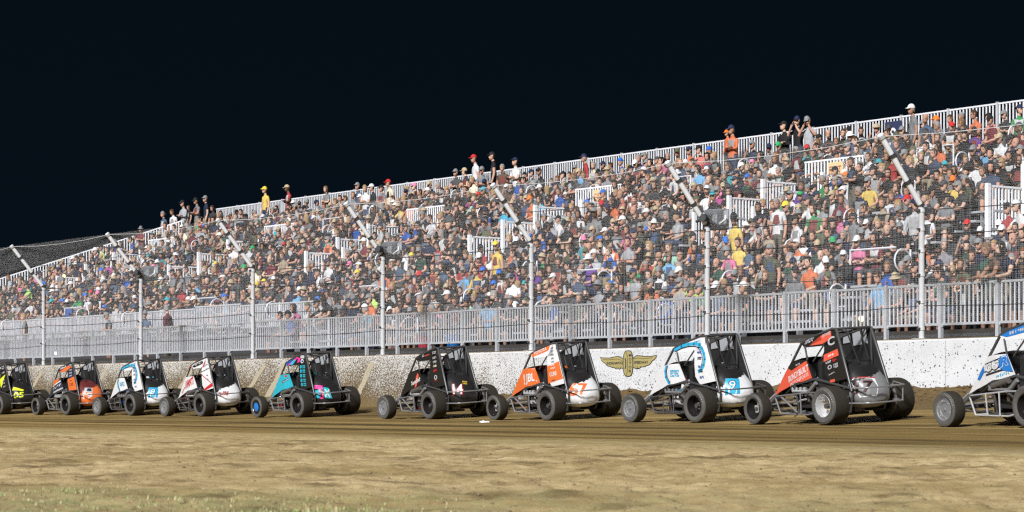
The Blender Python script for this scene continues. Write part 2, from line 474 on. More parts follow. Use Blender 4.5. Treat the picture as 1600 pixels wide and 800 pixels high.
# ------------------------------------------------------------------ wall
WALL_TOP = 1.54; WF = 0.25
def wall_material():
    m, nt, b = nodes_chain('splattered_white_concrete')
    tc = nt.nodes.new('ShaderNodeTexCoord'); vec = tc.outputs['Object']
    sp = nt.nodes.new('ShaderNodeSeparateXYZ'); nt.links.new(vec, sp.inputs[0])
    u, z = sp.outputs['X'], sp.outputs['Z']
    base_n = noise_node(nt, vec, 2.2, 6, 0.6)
    c = mixcol(nt, maprange(nt, base_n, 0.3, 0.7, 0, 1), (0.50, 0.505, 0.515), (0.60, 0.605, 0.615))
    c = mixcol(nt, maprange(nt, u, -3, 9, 0.0, 0.45), c, (0.55, 0.49, 0.38))
    # how much dirt has been thrown at this stretch
    far = maprange(nt, u, -6.5, 7.0, 0.0, 1.0)
    low = maprange(nt, z, 1.5, 0.35, 0.0, 1.0)
    dens = math_node(nt, 'ADD', math_node(nt, 'MULTIPLY', far, 0.62), math_node(nt, 'MULTIPLY', math_node(nt, 'MULTIPLY', low, far), 0.75))
    n1 = noise_node(nt, vec, 58, 3, 0.55); n2 = noise_node(nt, vec, 24, 4, 0.6); big = noise_node(nt, vec, 1.3, 3, 0.5)
    fld = math_node(nt, 'ADD', math_node(nt, 'MULTIPLY', n1, 0.6), math_node(nt, 'MULTIPLY', n2, 0.4))
    fld = math_node(nt, 'ADD', fld, math_node(nt, 'MULTIPLY', math_node(nt, 'SUBTRACT', big, 0.5), 0.16))
    thr = math_node(nt, 'SUBTRACT', 0.618, math_node(nt, 'MULTIPLY', dens, 0.165))
    spl = maprange(nt, math_node(nt, 'SUBTRACT', fld, thr), 0.0, 0.010, 0, 1)
    c = mixcol(nt, spl, c, mixcol(nt, far, (0.055, 0.043, 0.030), (0.120, 0.080, 0.034)))
    vo = nt.nodes.new('ShaderNodeTexVoronoi'); vo.inputs['Scale'].default_value = 15.0; nt.links.new(vec, vo.inputs['Vector'])
    sz_ = math_node(nt, 'MULTIPLY', maprange(nt, noise_node(nt, vec, 7, 2, 0.5), 0.38, 0.60, 0.0, 0.33), maprange(nt, z, 1.5, 0.5, 0.75, 1.1))
    dot = maprange(nt, math_node(nt, 'SUBTRACT', sz_, vo.outputs['Distance']), 0.0, 0.05, 0, 0.9)
    c = mixcol(nt, dot, c, (0.045, 0.036, 0.028))
    # caked band low down
    cake = math_node(nt, 'ADD', math_node(nt, 'SUBTRACT', maprange(nt, u, -6, 10, 0.05, 0.84), z), math_node(nt, 'MULTIPLY', math_node(nt, 'SUBTRACT', n2, 0.5), 0.9))
    ck = maprange(nt, cake, 0.0, 0.35, 0, 0.95)
    ck = math_node(nt, 'MULTIPLY', ck, maprange(nt, u, 2.2, 4.2, 0.25, 1))
    c = mixcol(nt, ck, c, mixcol(nt, maprange(nt, n1, 0.35, 0.65, 0, 1), (0.125, 0.084, 0.034), (0.20, 0.14, 0.062)))
    # joints of the cast sections
    fr = math_node(nt, 'FRACT', math_node(nt, 'MULTIPLY', math_node(nt, 'ADD', u, 0.6), 1/3.05))
    j = math_node(nt, 'LESS_THAN', fr, 0.006)
    c = mixcol(nt, math_node(nt, 'MULTIPLY', j, 0.6), c, (0.25, 0.23, 0.2))
    nt.links.new(c, b.inputs['Base Color']); b.inputs['Roughness'].default_value = 0.8; b.inputs['Specular IOR Level'].default_value = 0.3
    bp = nt.nodes.new('ShaderNodeBump'); bp.inputs['Strength'].default_value = 0.35; bp.inputs['Distance'].default_value = 0.02
    nt.links.new(math_node(nt, 'ADD', n1, spl), bp.inputs['Height']); nt.links.new(bp.outputs[0], b.inputs['Normal'])
    return m
wall = stand_empty('barrier_wall')
tag(wall, 'long white concrete barrier wall spattered with brown dirt behind the race cars', 'wall')
mb = MB(); wm = wall_material()
N = 90; us = np.linspace(-60, 130, N)
secs = [[(u, WF, -0.3), (u, WF, WALL_TOP-0.03), (u, WF-0.03, WALL_TOP), (u, -0.06, WALL_TOP), (u, -0.06, -0.3)] for u in us]
mb.loft(secs, wm); mb.build('wall_body', wall)
mb = MB(); mb.box(-60, 130, -0.055, 0.20, WALL_TOP+0.002, WALL_TOP+0.018, pm('dirt_on_ledge', (0.15, 0.10, 0.05), 0.95, scale=9)); mb.build('ledge_dirt', wall)

def wall_z(py, u): return z_at(py, u, -WF)
# pale cream streaks slanting down the wall face
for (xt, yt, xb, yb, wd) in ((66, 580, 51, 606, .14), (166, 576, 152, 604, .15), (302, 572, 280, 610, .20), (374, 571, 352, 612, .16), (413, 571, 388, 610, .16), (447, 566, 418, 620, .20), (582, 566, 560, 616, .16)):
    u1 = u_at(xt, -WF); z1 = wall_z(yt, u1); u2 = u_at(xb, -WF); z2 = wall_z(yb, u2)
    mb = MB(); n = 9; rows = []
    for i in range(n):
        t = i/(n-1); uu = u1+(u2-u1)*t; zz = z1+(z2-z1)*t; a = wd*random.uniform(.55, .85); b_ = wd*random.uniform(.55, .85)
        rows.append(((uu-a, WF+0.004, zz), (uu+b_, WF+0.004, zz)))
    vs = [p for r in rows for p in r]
    mb.add(vs, [(2*i, 2*i+1, 2*i+3, 2*i+2) for i in range(n-1)], pm('cream_streak', (0.52, 0.46, 0.34), 0.85, dirt=0.75, scale=9))
    mb.build('pale_streak', wall)

# winged wheel emblem painted on the wall
eu0, eu1 = u_at(938, -WF), u_at(1027, -WF)
ez1, ez0 = wall_z(548, (eu0+eu1)/2), wall_z(588, (eu0+eu1)/2)
kx = (eu0-eu1)/1270; kz = (ez1-ez0)/570
def EM(x, y, lay): return (eu0-(x-120)*kx, WF+0.003*lay, ez1-(y-125)*kz)
gold = pm('emblem_gold', (0.36, 0.30, 0.11), 0.7, dirt=0.18); navy = pm('emblem_outline', (0.028, 0.022, 0.035), 0.7); 
emb = MB()
def epoly(pts, lay, mat, grow=0):
    cx = sum(p[0] for p in pts)/len(pts); cy = sum(p[1] for p in pts)/len(pts)
    out = []
    n = len(pts)
    area = sum(pts[i][0]*pts[(i+1) % n][1]-pts[(i+1) % n][0]*pts[i][1] for i in range(n))
    sg = 1 if area > 0 else -1
    for i, p in enumerate(pts):
        a = pts[i-1]; b2 = pts[(i+1) % n]
        tx, ty = b2[0]-a[0], b2[1]-a[1]; L = math.hypot(tx, ty)
        out.append((p[0]+sg*ty/L*grow, p[1]-sg*tx/L*grow))
    bm = bmesh.new(); f = bm.faces.new([bm.verts.new((x, -y, 0)) for x, y in out]); bmesh.ops.triangulate(bm, faces=[f])
    bm.verts.index_update()
    emb.add([EM(v.co.x, -v.co.y, lay) for v in bm.verts], [tuple(v.index for v in q.verts) for q in bm.faces], mat); bm.free()
LW = [(120,258),(200,276),(330,280),(420,262),(520,246),(580,262),(650,318),(650,515),(600,505),(560,532),(520,505),(495,525),(440,490),(400,492),(350,465),(300,455),(265,430),(240,395),(210,380),(160,330)]
RW = [(1385,242),(1280,264),(1100,264),(1010,246),(950,240),(900,262),(855,315),(855,495),(880,500),(930,532),(960,508),(1000,522),(1040,490),(1100,488),(1150,468),(1210,450),(1255,410),(1275,370),(1330,330),(1365,285)]
WH = [(755+105*math.copysign(abs(math.cos(t))**0.6, math.cos(t)), 410+282*math.copysign(abs(math.sin(t))**0.75, math.sin(t))) for t in [2*math.pi*i/28 for i in range(28)]]
for wg in (LW, RW): epoly(wg, 1, navy, 12); epoly(wg, 2, gold, -5)
epoly(WH, 3, navy, 12); epoly(WH, 4, gold, -5)
def estroke(pts, wd, lay):
    for (a, b2) in zip(pts[:-1], pts[1:]):
        tx, ty = b2[0]-a[0], b2[1]-a[1]; L = math.hypot(tx, ty); nx, ny = -ty/L*wd/2, tx/L*wd/2
        emb.add([EM(a[0]+nx, a[1]+ny, lay), EM(b2[0]+nx, b2[1]+ny, lay), EM(b2[0]-nx, b2[1]-ny, lay), EM(a[0]-nx, a[1]-ny, lay)], [(0, 1, 2, 3)], navy)
estroke([(700,140),(735,200),(745,300),(747,520),(735,620),(715,680)], 9, 5)
estroke([(690,290),(705,340),(708,470),(690,530)], 20, 5)
estroke([(190,310),(330,318),(480,300),(560,312),(630,360)], 7, 3); estroke([(870,310),(960,290),(1100,312),(1290,290)], 7, 3)
for fx in (470, 520, 570): estroke([(fx, 510), (fx+35, 470)], 6, 3)
for fx in (900, 950, 1010): estroke([(fx, 510), (fx+25, 475)], 6, 3)
def etext(s, x0, y0, x1, y1, lay, vert=False):
    if vert:
        n = len(s); h = (y1-y0)/n
        for i, ch in enumerate(s):
            vs, fs = text_mesh(ch, bold=0.03)
            emb.add([EM(x0+a*(x1-x0), y0+h*i+h*0.85-b2*h*0.7, lay) for a, b2 in vs], fs, navy)
        return
    vs, fs = text_mesh(s, bold=0.03)
    emb.add([EM(x0+a*(x1-x0), y1-b2*(y1-y0), lay) for a, b2 in vs], fs, navy)
etext('INDIANAPOLIS', 275, 365, 665, 425, 3); etext('SPEEDWAY', 890, 360, 1200, 422, 3); etext('MOTOR', 775, 185, 835, 620, 5, True)
emb.build('winged_wheel_emblem', wall, fix=False)

# ------------------------------------------------------------------ catch fence
BEND = 4.03; TIPZ = 5.29; TIPD = -1.1
galv = pm('galvanised_steel', (0.58, 0.585, 0.60), 0.35, 0.1, dirt=0.12, scale=9)
galv_dull = pm('galvanised_wire', (0.62, 0.615, 0.61), 0.6, 0.0)
cable_m = pm('fence_cable', (0.07, 0.07, 0.075), 0.6, 0.3)
fence = stand_empty('catch_fence')
tag(fence, 'tall wire mesh catch fence with bent steel posts on top of the white wall', 'fence')
POST_U = [u_at(p, 0) for p in (1440, 1105, 830, 598, 395, 220, 68)]
POST_U = [2*POST_U[0]-POST_U[1]-0.0] + POST_U + [POST_U[-1]+6.1*k for k in (1, 2, 3)]
def post_mesh():
    mb = MB(); r = 0.056
    mb.tube([(0, 0, 1.30), (0, 0, BEND-0.06), (0, 0.03, BEND+0.02)], r, galv, 12); mb.tube([(0, 0.026, BEND+0.016), (0, -TIPD, TIPZ)], r-.001, pm('lightened_arm_steel', (0.86, 0.865, 0.88), 0.35), 12)  # arm colour lightened to stand in for light its underside misses
    t = Vector((0, -TIPD, TIPZ-BEND)).normalized()
    for k in (0.02, 0.35, 0.72, 0.98):        # clamp collars
        c = Vector((0, 0, BEND))+t*k*1.66
        mb.tube([c-t*0.035, c+t*0.035], r+0.012, cable_m if k not in (0.98,) else galv, 12)
    for z in (1.75, 2.25, 2.75, 3.2, 3.6, 3.95):
        mb.tube([(0, 0, z-0.03), (0, 0, z+0.03)], r+0.012, galv, 12)
        mb.box(-0.03, 0.03, r, r+0.045, z-0.02, z+0.02, cable_m)
    mb.box(-0.16, 0.16, -0.05, 0.10, 1.545, 1.57, galv)
    mb.tube([(0, -0.07, BEND-0.55), (0, 0.10, BEND+0.28)], 0.028, galv, 6)
    return mb
pobj = None
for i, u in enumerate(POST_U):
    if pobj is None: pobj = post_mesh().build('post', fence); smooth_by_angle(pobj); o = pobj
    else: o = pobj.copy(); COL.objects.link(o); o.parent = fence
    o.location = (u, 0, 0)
ua, ub = POST_U[0]-2, POST_U[-1]+2
FY = -0.085        # mesh hangs on the track side of the posts
def fence_pt(u, s):
    """s: metres up the mesh from the wall top"""
    h = BEND-1.80
    if s <= h: return (u, FY, 1.80+s)
    t = Vector((0, -TIPD, TIPZ-BEND)).normalized(); k = s-h
    return (u, FY+t.y*k, BEND+t.z*k)
SMAX = BEND-1.80+1.66
def wires():
    V = []; Fc = []
    r = 0.00120
    def prism(path):
        o = len(V); k = len(path)
        for p in path:
            for a in (0, 2.094, 4.189): V.append(p(a))
        for i in range(k-1):
            for j in range(3): Fc.append((o+i*3+j, o+i*3+(j+1) % 3, o+(i+1)*3+(j+1) % 3, o+(i+1)*3+j))
    def vert(u):
        pts = [fence_pt(u, s) for s in (0, BEND-1.80, SMAX)]
        return [lambda a, p=p: (p[0]+r*math.cos(a), p[1]+r*math.sin(a), p[2]) for p in pts]
    def hor(s):
        return [lambda a, p=fence_pt(u, s): (p[0], p[1]+r*math.cos(a), p[2]+r*math.sin(a)) for u in (ua, (ua+ub)/2, ub)]
    jr = random.Random(3)
    for u in np.arange(ua, ub, 0.036): prism(vert(u+jr.uniform(-.009, .009)))
    for s in np.arange(0.01, SMAX-.01, 0.036): prism(hor(s+jr.uniform(-.009, .009)))
    me = bpy.data.meshes.new('wire_mesh'); me.from_pydata(V, [], Fc); me.materials.append(galv_dull); me.update()
    o = bpy.data.objects.new('wire_mesh', me); COL.objects.link(o); o.parent = fence
wires()
for s, r, m_ in ((0.38, .008, cable_m), (1.01, .008, cable_m), (1.71, .008, cable_m), (BEND-1.80-0.06, .010, cable_m), (BEND-1.80+0.85, .008, cable_m), (SMAX-0.02, .006, galv_dull)):
    mb = MB()
    path = []
    for a, b2 in zip(POST_U[:-1], POST_U[1:]):
        for t in (0, .25, .5, .75):
            p = fence_pt(a+(b2-a)*t, s); path.append((p[0], p[1]+0.012, p[2]-(0.05 if s < SMAX-.1 else 0.10)*4*t*(1-t)))
    mb.tube(path, r, m_, 5); mb.build('cable', fence)

# horn loudspeakers hung on every second post
def horn(u, lab):
    h = stand_empty('horn_speaker')
    h.location = W(u, -0.02, BEND+0.16); h.rotation_euler.z = ROTZ+math.radians(112)
    h.scale = (.8, .8, .72); tag(h, lab, 'loudspeaker', 'horn speakers on the catch fence posts')
    gm = pm('speaker_grey', (0.15, 0.155, 0.165), 0.6); dk = pm('speaker_dark', (0.035, 0.037, 0.04), 0.6); lt = pm('speaker_front', (0.52, 0.55, 0.60), 0.55)
    mb = MB()   # flare widening away from the post (towards the stand and right in the picture)
    def ring(x, hw, hh, yc=0): return [(x, yc-hw, -hh), (x, yc+hw, -hh), (x, yc+hw, hh), (x, yc-hw, hh)]
    mb.loft([ring(0.10, .06, .06), ring(-0.12, .11, .10), ring(-0.34, .24, .22), ring(-0.58, .34, .30)], gm)
    mb.build('horn_body', h)
    mb = MB(); mb.loft([ring(-0.585, .345, .305), ring(-0.62, .345, .305)], lt); mb.build('mouth_rim', h)
    mb = MB(); n = 16   # lighter side plate with a rounded throat end
    pts = [(-0.575, -.29), (-0.575, .29)] + [(-0.20+0.11*math.sin(t), 0.12*math.cos(t)) for t in np.linspace(0, math.pi, 9)]
    vs = [(x, .10+(-(x)-0.10)*0.50+0.012, z) for x, z in pts]; mb.add(vs, [tuple(range(len(vs)))], lt); mb.build('side_plate', h)
    mb = MB(); mb.tube([(-0.22, .26, -.16), (-0.38, .36, -.02), (-0.40, .36, .10)], 0.035, pm('white_bracket', (0.75, 0.75, 0.75), 0.5), 6); mb.tube([(0.1, 0, 0), (0.1, -0.25, -0.1)], .04, dk, 6); mb.build('bracket', h)
    mb = MB(); mb.tube([(0.08, 0, 0), (0.26, 0, 0)], .11, dk, 12); mb.build('driver_unit', h)
horn(POST_U[2], 'grey horn speaker on the fence post above the blue swoosh car'); horn(POST_U[4], 'grey horn speaker on the fence post above the all black car'); horn(POST_U[6], 'grey horn speaker on the fence post above the far white and blue car')

# ------------------------------------------------------------------ front guard rail
white = pm('white_rail_paint', (0.70, 0.705, 0.74), 0.5, 0.05); post_w = pm('rail_post_zinc', (0.52, 0.53, 0.55), 0.45, 0.1)
rail_zinc = pm('zinc_rail', (0.50, 0.51, 0.53), 0.5, 0.1)
def picket_panel(L, z0, z1, mat, pitch=0.107, w=0.026, top=None, slope=0.0):
    """along +x from 0 to L, at y=0"""
    mb = MB(); tm = top or mat
    n = max(2, int(L/pitch)); e = 0.04
    for i in range(n+1):
        x = e+(L-2*e)*i/n; zz = slope*x
        mb.add([(x-w/2, -.012, z0+zz), (x+w/2, -.012, z0+zz), (x+w/2, .012, z0+zz), (x-w/2, .012, z0+zz), (x-w/2, -.012, z1+zz), (x+w/2, -.012, z1+zz), (x+w/2, .012, z1+zz), (x-w/2, .012, z1+zz)],
               [(0,1,5,4), (1,2,6,5), (2,3,7,6), (3,0,4,7)], mat)
    for z, hh in ((z0+0.02, 0.035), (z1, 0.032)):
        mb.add([(0, -.022, z-hh), (L, -.022, z-hh+slope*L), (L, .022, z-hh+slope*L), (0, .022, z-hh), (0, -.022, z+hh*.4), (L, -.022, z+hh*.4+slope*L), (L, .022, z+hh*.4+slope*L), (0, .022, z+hh*.4)],
               [(0,1,5,4), (1,2,6,5), (2,3,7,6), (3,0,4,7), (4,5,6,7), (0,3,2,1)], tm)
    return mb
rail = stand_empty('guard_rail')
tag(rail, 'long white picket guard rail at the foot of the grandstand just above the wall', 'railing')
RD = 2.0; PITCH = 1.46
pan = None; pst = None
u = -15.0
while u < 66:
    if pan is None:
        pan = picket_panel(PITCH-0.10, 1.90, 2.70, white, top=rail_zinc).build('rail_panel', rail); a = pan
        mb = MB(); mb.box(-0.035, 0.035, -0.035, 0.05, 1.50, 2.72, post_w); mb.box(-0.06, 0.06, -0.05, 0.02, 1.86, 1.92, post_w); pst = mb.build('rail_post', rail); b_ = pst
    else:
        a = pan.copy(); COL.objects.link(a); a.parent = rail
        b_ = pst.copy(); COL.objects.link(b_); b_.parent = rail
    a.location = (u+0.05, -RD, random.choice([0, 0, 0.012, -0.01])); b_.location = (u, -RD, 0)
    u += PITCH

# ------------------------------------------------------------------ grandstand
NR = 20
def row_d(i): return 3.3+0.6711*i
def row_z(i): return 1.72+0.2774*i
def u_end(d): return 44+(16.7-d)*0.9
U0 = -17.0
PORTALS = [-7.4, 3.0, 13.4, 22.9, 32.6, 42.0]
PW = 2.3; PR0, PR1 = 10, 15
AISLES = [p+PW/2+5.0 for p in PORTALS]
def in_gap(u, i, pad=0.0):
    for p in PORTALS:
        if PR0-4 <= i <= PR1 and p-pad < u < p+PW+pad: return True
        if i < PR0-4 and p+PW/2-0.45-pad < u < p+PW/2+0.45+pad: return True
    for a in AISLES:
        if i > 1 and a-0.42-pad < u < a+0.42+pad: return True
    if u > 16.6 and i < 3: return True
    return False
stand = stand_empty('grandstand')
tag(stand, 'wide aluminium bleacher grandstand rising behind the guard rail, packed with spectators', 'grandstand')
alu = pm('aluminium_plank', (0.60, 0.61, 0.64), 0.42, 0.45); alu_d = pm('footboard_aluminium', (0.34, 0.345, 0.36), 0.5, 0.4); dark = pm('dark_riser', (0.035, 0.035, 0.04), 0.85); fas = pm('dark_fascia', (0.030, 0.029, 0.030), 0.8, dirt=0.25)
def spans(i, lo, hi, pad=0.0):
    out = []; s = None
    for u in np.arange(lo, hi+1e-6, 0.1):
        g = in_gap(u, i)
        if not g and s is None: s = u
        if g and s is not None: out.append((s, u)); s = None
    if s is not None: out.append((s, hi))
    return out
for i in range(NR):
    d = row_d(i); z = row_z(i); e = u_end(d)-0.15
    sp = spans(i, U0, e)
    if not sp: continue
    mb = MB()
    for a, b_ in sp: mb.box(a, b_, -d-0.15, -d+0.13, z+0.39, z+0.44, alu)
    for a, b_ in sp:
        for q in np.arange(a+0.5, b_, 1.8): mb.box(q-0.02, q+0.02, -d-0.10, -d+0.06, z, z+0.388, alu_d)
    mb.build('bench', stand)
    mb = MB()
    lo3 = 16.6 if False else U0
    for a, b_ in (spans(i, U0, e)):
        mb.box(a, b_, -d-0.32, -d+0.345, z-0.06, z, alu_d)
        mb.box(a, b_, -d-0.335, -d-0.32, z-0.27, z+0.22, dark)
    for a in AISLES:      # aisle steps
        if a < e and not (a > 16.6 and i < 3) and i > 1: mb.box(a-0.42, a+0.42, -d-0.32, -d+0.345, z-0.06, z, alu_d)
    if i < PR0-4:
        for p in PORTALS:
            if not (p+1 > 16.6 and i < 3): mb.box(p+PW/2-0.45, p+PW/2+0.45, -d-0.32, -d+0.345, z-0.06, z, alu_d)
    mb.build('footboard', stand)
# closed underside, fascia and walkway
mb = MB()
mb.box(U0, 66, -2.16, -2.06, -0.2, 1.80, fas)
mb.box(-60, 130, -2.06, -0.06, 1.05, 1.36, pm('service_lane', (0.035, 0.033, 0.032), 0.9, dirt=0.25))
for q in np.arange(-15, 60, 2.92): mb.tube([(q, -2.05, 1.80), (q+0.25, -1.75, 1.40)], 0.014, dark, 5)
mb.build('fascia', stand)
mb = MB()
mb.box(U0, 66, -2.95, -2.06, 1.66, 1.72, alu_d)
mb.box(16.6, 62, -5.0, -2.95, 1.66, 1.72, alu_d)
mb.box(16.6, 60, -5.19, -5.15, 1.66, row_z(3), dark)
mb.box(U0, u_end(16.7), -17.0, -16.45, 6.9, 6.99, alu_d)
mb.build('walkway', stand)
mb = MB()      # sloped underside closing the stand from below
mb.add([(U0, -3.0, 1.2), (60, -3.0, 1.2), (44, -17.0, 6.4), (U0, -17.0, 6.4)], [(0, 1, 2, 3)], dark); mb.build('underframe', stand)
# upper rail of the raised section at the far end
u = 16.8; upn = None
while u < 60:
    if upn is None: upn = picket_panel(PITCH-0.04, 2.72, 3.42, white, top=rail_zinc).build('aisle_rail_panel', stand); a = upn
    else: a = upn.copy(); COL.objects.link(a); a.parent = stand
    a.location = (u, -4.75, 0.06 if 20 < u < 23.5 else 0); u += PITCH
# back railing
u = U0; bk = None
while u < 43.2:
    if bk is None:
        mb = picket_panel(1.76, 7.05, 8.62, white, pitch=0.125, w=0.038); mb.box(-0.03, 0.03, -0.04, 0.04, 6.9, 8.66, post_w); bk = mb.build('back_railing', stand); a = bk
    else: a = bk.copy(); COL.objects.link(a); a.parent = stand
    a.location = (u, -16.95, 0); u += 1.80
# end railing stepping down the far end
ds = list(np.arange(2.3, 16.9, 1.22))
for a_, b_ in zip(ds[:-1], ds[1:]):
    za = 1.72+0.413*(max(a_, 3.0)-3.0); zb = 1.72+0.413*(max(b_, 3.0)-3.0)
    p0 = Vector((u_end(a_), -a_, 0)); p1 = Vector((u_end(b_), -b_, 0)); L = (p1-p0).length
    o = picket_panel(L, za+0.08, za+1.15, white, pitch=0.125, w=0.038, slope=(zb-za)/L).build('end_railing', stand)
    o.location = p0; o.rotation_euler.z = math.atan2(p1.y-p0.y, p1.x-p0.x)
# portals
bright = pm('portal_rail_white', (0.88, 0.885, 0.92), 0.45)
cream = pm('exit_cream', (0.72, 0.55, 0.30), 0.5); exred = pm('exit_letters', (0.42, 0.10, 0.04), 0.5)
def side_panel_set(uu, parent):
    for k in range(3):
        d0 = row_d(PR0)-0.36+1.27*k; zb = 1.72+0.413*(d0-3.3)+0.10
        L = 1.25
        o = picket_panel(L, zb-0.10, zb+1.05, bright, pitch=0.125, w=0.042).build('portal_railing', parent)
        o.location = (uu, -d0, 0); o.rotation_euler.z = -math.pi/2
        mb = MB(); mb.box(-0.05, 0.05, -0.05, 0.05, zb-0.35, zb+1.10, bright); q = mb.build('portal_post', parent); q.location = (uu, -d0, 0)
for p in PORTALS:
    for uu in (p-0.02, p+PW+0.02): side_panel_set(uu, stand)
    dB = row_d(PR1)+0.42; zB = row_z(PR1+1)
    o = picket_panel(PW, zB+0.05, zB+1.0, bright, pitch=0.125, w=0.042).build('portal_railing', stand); o.location = (p, -dB, 0)
    mb = MB(); mb.box(p, p+PW, -dB+0.03, -row_d(PR0)+0.36, row_z(PR0)-0.35, row_z(PR0)-0.28, alu); mb.box(p, p+PW, -dB-0.02, -dB+0.02, row_z(PR0)-0.3, zB, pm('portal_wall', (0.42, 0.42, 0.44), 0.7))
    mb.box(p-0.005, p+0.005, -dB, -row_d(PR0-4)+0.36, 1.8, row_z(PR0-4)+0.1, dark)
    for q in range(PR0-4, PR0): mb.box(p+0.02, p+PW-0.02, -row_d(q)-.32, -row_d(q)+.345, row_z(q)-.06, row_z(q), alu_d)
    mb.build('portal_landing', stand)
    # exit sign on the back railing
    if p not in (3.0, 13.4): continue
    sx = p+PW*0.45; mb = MB(); mb.box(sx-0.29, sx+0.29, -dB+0.03, -dB+0.06, zB+0.45, zB+0.90, cream)
    so_ = mb.build('exit_sign', stand)
    vs, fs = text_mesh('EXIT', bold=0.01); mb = MB(); mb.add([(sx+0.23-0.46*a, -dB+0.064, zB+0.56+0.23*b_) for a, b_ in vs], fs, exred); mb.build('lettering', so_, fix=False)
# aisle handrails
def hoop_mesh():
    mb = MB(); r = 0.024
    mb.tube([(0, 0, 0), (0, 0, 0.93)], r, white, 7)
    arc = [(0, 0.0, 0.93)] + [(0, 0.25+0.25*math.sin(t), 0.68+0.25*math.cos(t)) for t in np.linspace(-math.pi/2+0.4, math.pi*0.95, 10)] + [(0, 0.02, 0.45)]
    mb.tube(arc, r*0.85, white, 7)
    return mb
hm = None
def add_hoop(u, i):
    global hm
    if hm is None: hm = hoop_mesh().build('aisle_handrail', stand); smooth_by_angle(hm); o = hm
    else: o = hm.copy(); COL.objects.link(o); o.parent = stand
    o.location = (u, -(row_d(i)-0.2), row_z(i))
for a in AISLES:
    for i in range(0, NR, 3):
        if a < u_end(row_d(i)) and not (a > 16.6 and i < 3): add_hoop(a-0.1, i)
for p in PORTALS:
    for i in (1, 4):
        if not (p > 15 and i < 3): add_hoop(p+PW/2, i)
    for i in (17, 19): 
        if p < 40: add_hoop(p+PW*0.8, i)
# square end rails beside the portals
for p in PORTALS[:5]:
    mb = MB(); i = 4
    d = row_d(i)-0.3; z = row_z(i); mb.tube([(p+2.9, -d, z), (p+2.9, -d, z+1.0), (p+1.5, -d, z+1.0)], 0.026, white, 6); mb.build('corner_handrail', stand); mb = MB()
    mb.tube([(p-2.0, -row_d(16)+.3, row_z(16)), (p-2.0, -row_d(16)+.3, row_z(16)+1.0), (p-3.3, -row_d(16)+.3, row_z(16)+1.0), (p-3.3, -row_d(16)+.3, row_z(16))], 0.026, white, 6)
    mb.build('corner_handrail', stand)
# section number plate hung on the back railing
us_ = u_at(1396, 16.9); mb = MB(); navyp = pm('navy_plate', (0.03, 0.04, 0.09), 0.5)
mb.box(us_-0.32, us_+0.32, -16.91, -16.88, 7.72, 8.50, navyp); sg = mb.build('section_sign', stand)
vs, fs = text_mesh('9', bold=0.02); mb = MB(); mb.add([(us_+0.13-0.26*a, -16.875, 7.90+0.42*b_) for a, b_ in vs], fs, white); mb.build('lettering', sg, fix=False)
# ------------------------------------------------------------------ people
SKIN, SHIRT, PANTS, SHOE, EYE, LIP, HAIR, CAP = range(8)

def skin_surface(nodes, edges, sub=1):
    me = bpy.data.meshes.new('body'); me.from_pydata([n[0] for n in nodes], edges, [])
    o = bpy.data.objects.new('body', me); COL.objects.link(o)
    md = o.modifiers.new('s', 'SKIN'); md.use_smooth_shade = True
    sv = me.skin_vertices[0].data
    for i, n in enumerate(nodes):
        r = n[1]; sv[i].radius = r if isinstance(r, tuple) else (r, r)
    sv[0].use_root = True
    if sub:
        m2 = o.modifiers.new('d', 'SUBSURF'); m2.levels = sub; m2.render_levels = sub
    dg = bpy.context.evaluated_depsgraph_get(); dg.update()
    e = bpy.data.meshes.new_from_object(o.evaluated_get(dg), depsgraph=dg)
    V = np.zeros(len(e.vertices)*3); e.vertices.foreach_get('co', V); V = V.reshape(-1, 3)
    lp = np.zeros(len(e.loops), dtype=np.int32); e.loops.foreach_get('vertex_index', lp)
    sz = np.zeros(len(e.polygons), dtype=np.int32); e.polygons.foreach_get('loop_total', sz)
    bpy.data.objects.remove(o); bpy.data.meshes.remove(me); bpy.data.meshes.remove(e)
    return V, lp, sz

def centers(V, lp, sz):
    st = np.zeros(len(sz), dtype=int); st[1:] = np.cumsum(sz)[:-1]
    return np.add.reduceat(V[lp], st, axis=0)/sz[:, None]

def head_mesh(n=16):
    """head with brow, nose, mouth, ears; centre at the origin, face towards +y"""
    ring = [(-0.135, .28, .010), (-0.118, .56, .018), (-0.095, .74, .014), (-0.072, .84, .008), (-0.050, .90, .004), (-0.022, .95, 0), (0.004, .98, 0), (0.030, 1.0, 0), (0.058, 1.0, -.002), (0.085, .90, -.004), (0.108, .68, -.006), (0.122, .36, -.006)]
    V = []; P = []; R = []
    for z, k, fy in ring:
        for j in range(n):
            a = 2*math.pi*j/n + math.pi/n*0     # a=0 -> +y (face)
            x = math.sin(a)*0.076*k; y = math.cos(a)*0.096*k + fy
            if z < -0.06 and math.cos(a) < 0: y *= 0.55
            if z < -0.06 and math.cos(a) > 0: y += .006
            if j == 0 and -0.06 < z < 0.0: y += 0.020 if z < -0.03 else 0.022
            if j == 0 and 0 <= z < 0.01: y += 0.010
            if j in (n//4, 3*n//4) and -0.03 < z < 0.035: x *= 1.20
            V.append((x, y, z))
    for i in range(len(ring)-1):
        for j in range(n):
            P.append((i*n+j, i*n+(j+1) % n, (i+1)*n+(j+1) % n, (i+1)*n+j))
            r = SKIN
            if i == 5 and j in (1, n-2): r = EYE           # eyes
            if i == 2 and j in (0, n-1): r = LIP
            R.append(r)
    V.append((0, 0.005, -0.140)); b = len(V)-1; V.append((0, -0.006, 0.128)); t = len(V)-1
    L = len(ring)-1
    for j in range(n):
        P.append((b, (j+1) % n, j)); R.append(SKIN); P.append((t, L*n+j, L*n+(j+1) % n)); R.append(SKIN)
    return np.array(V), P, R

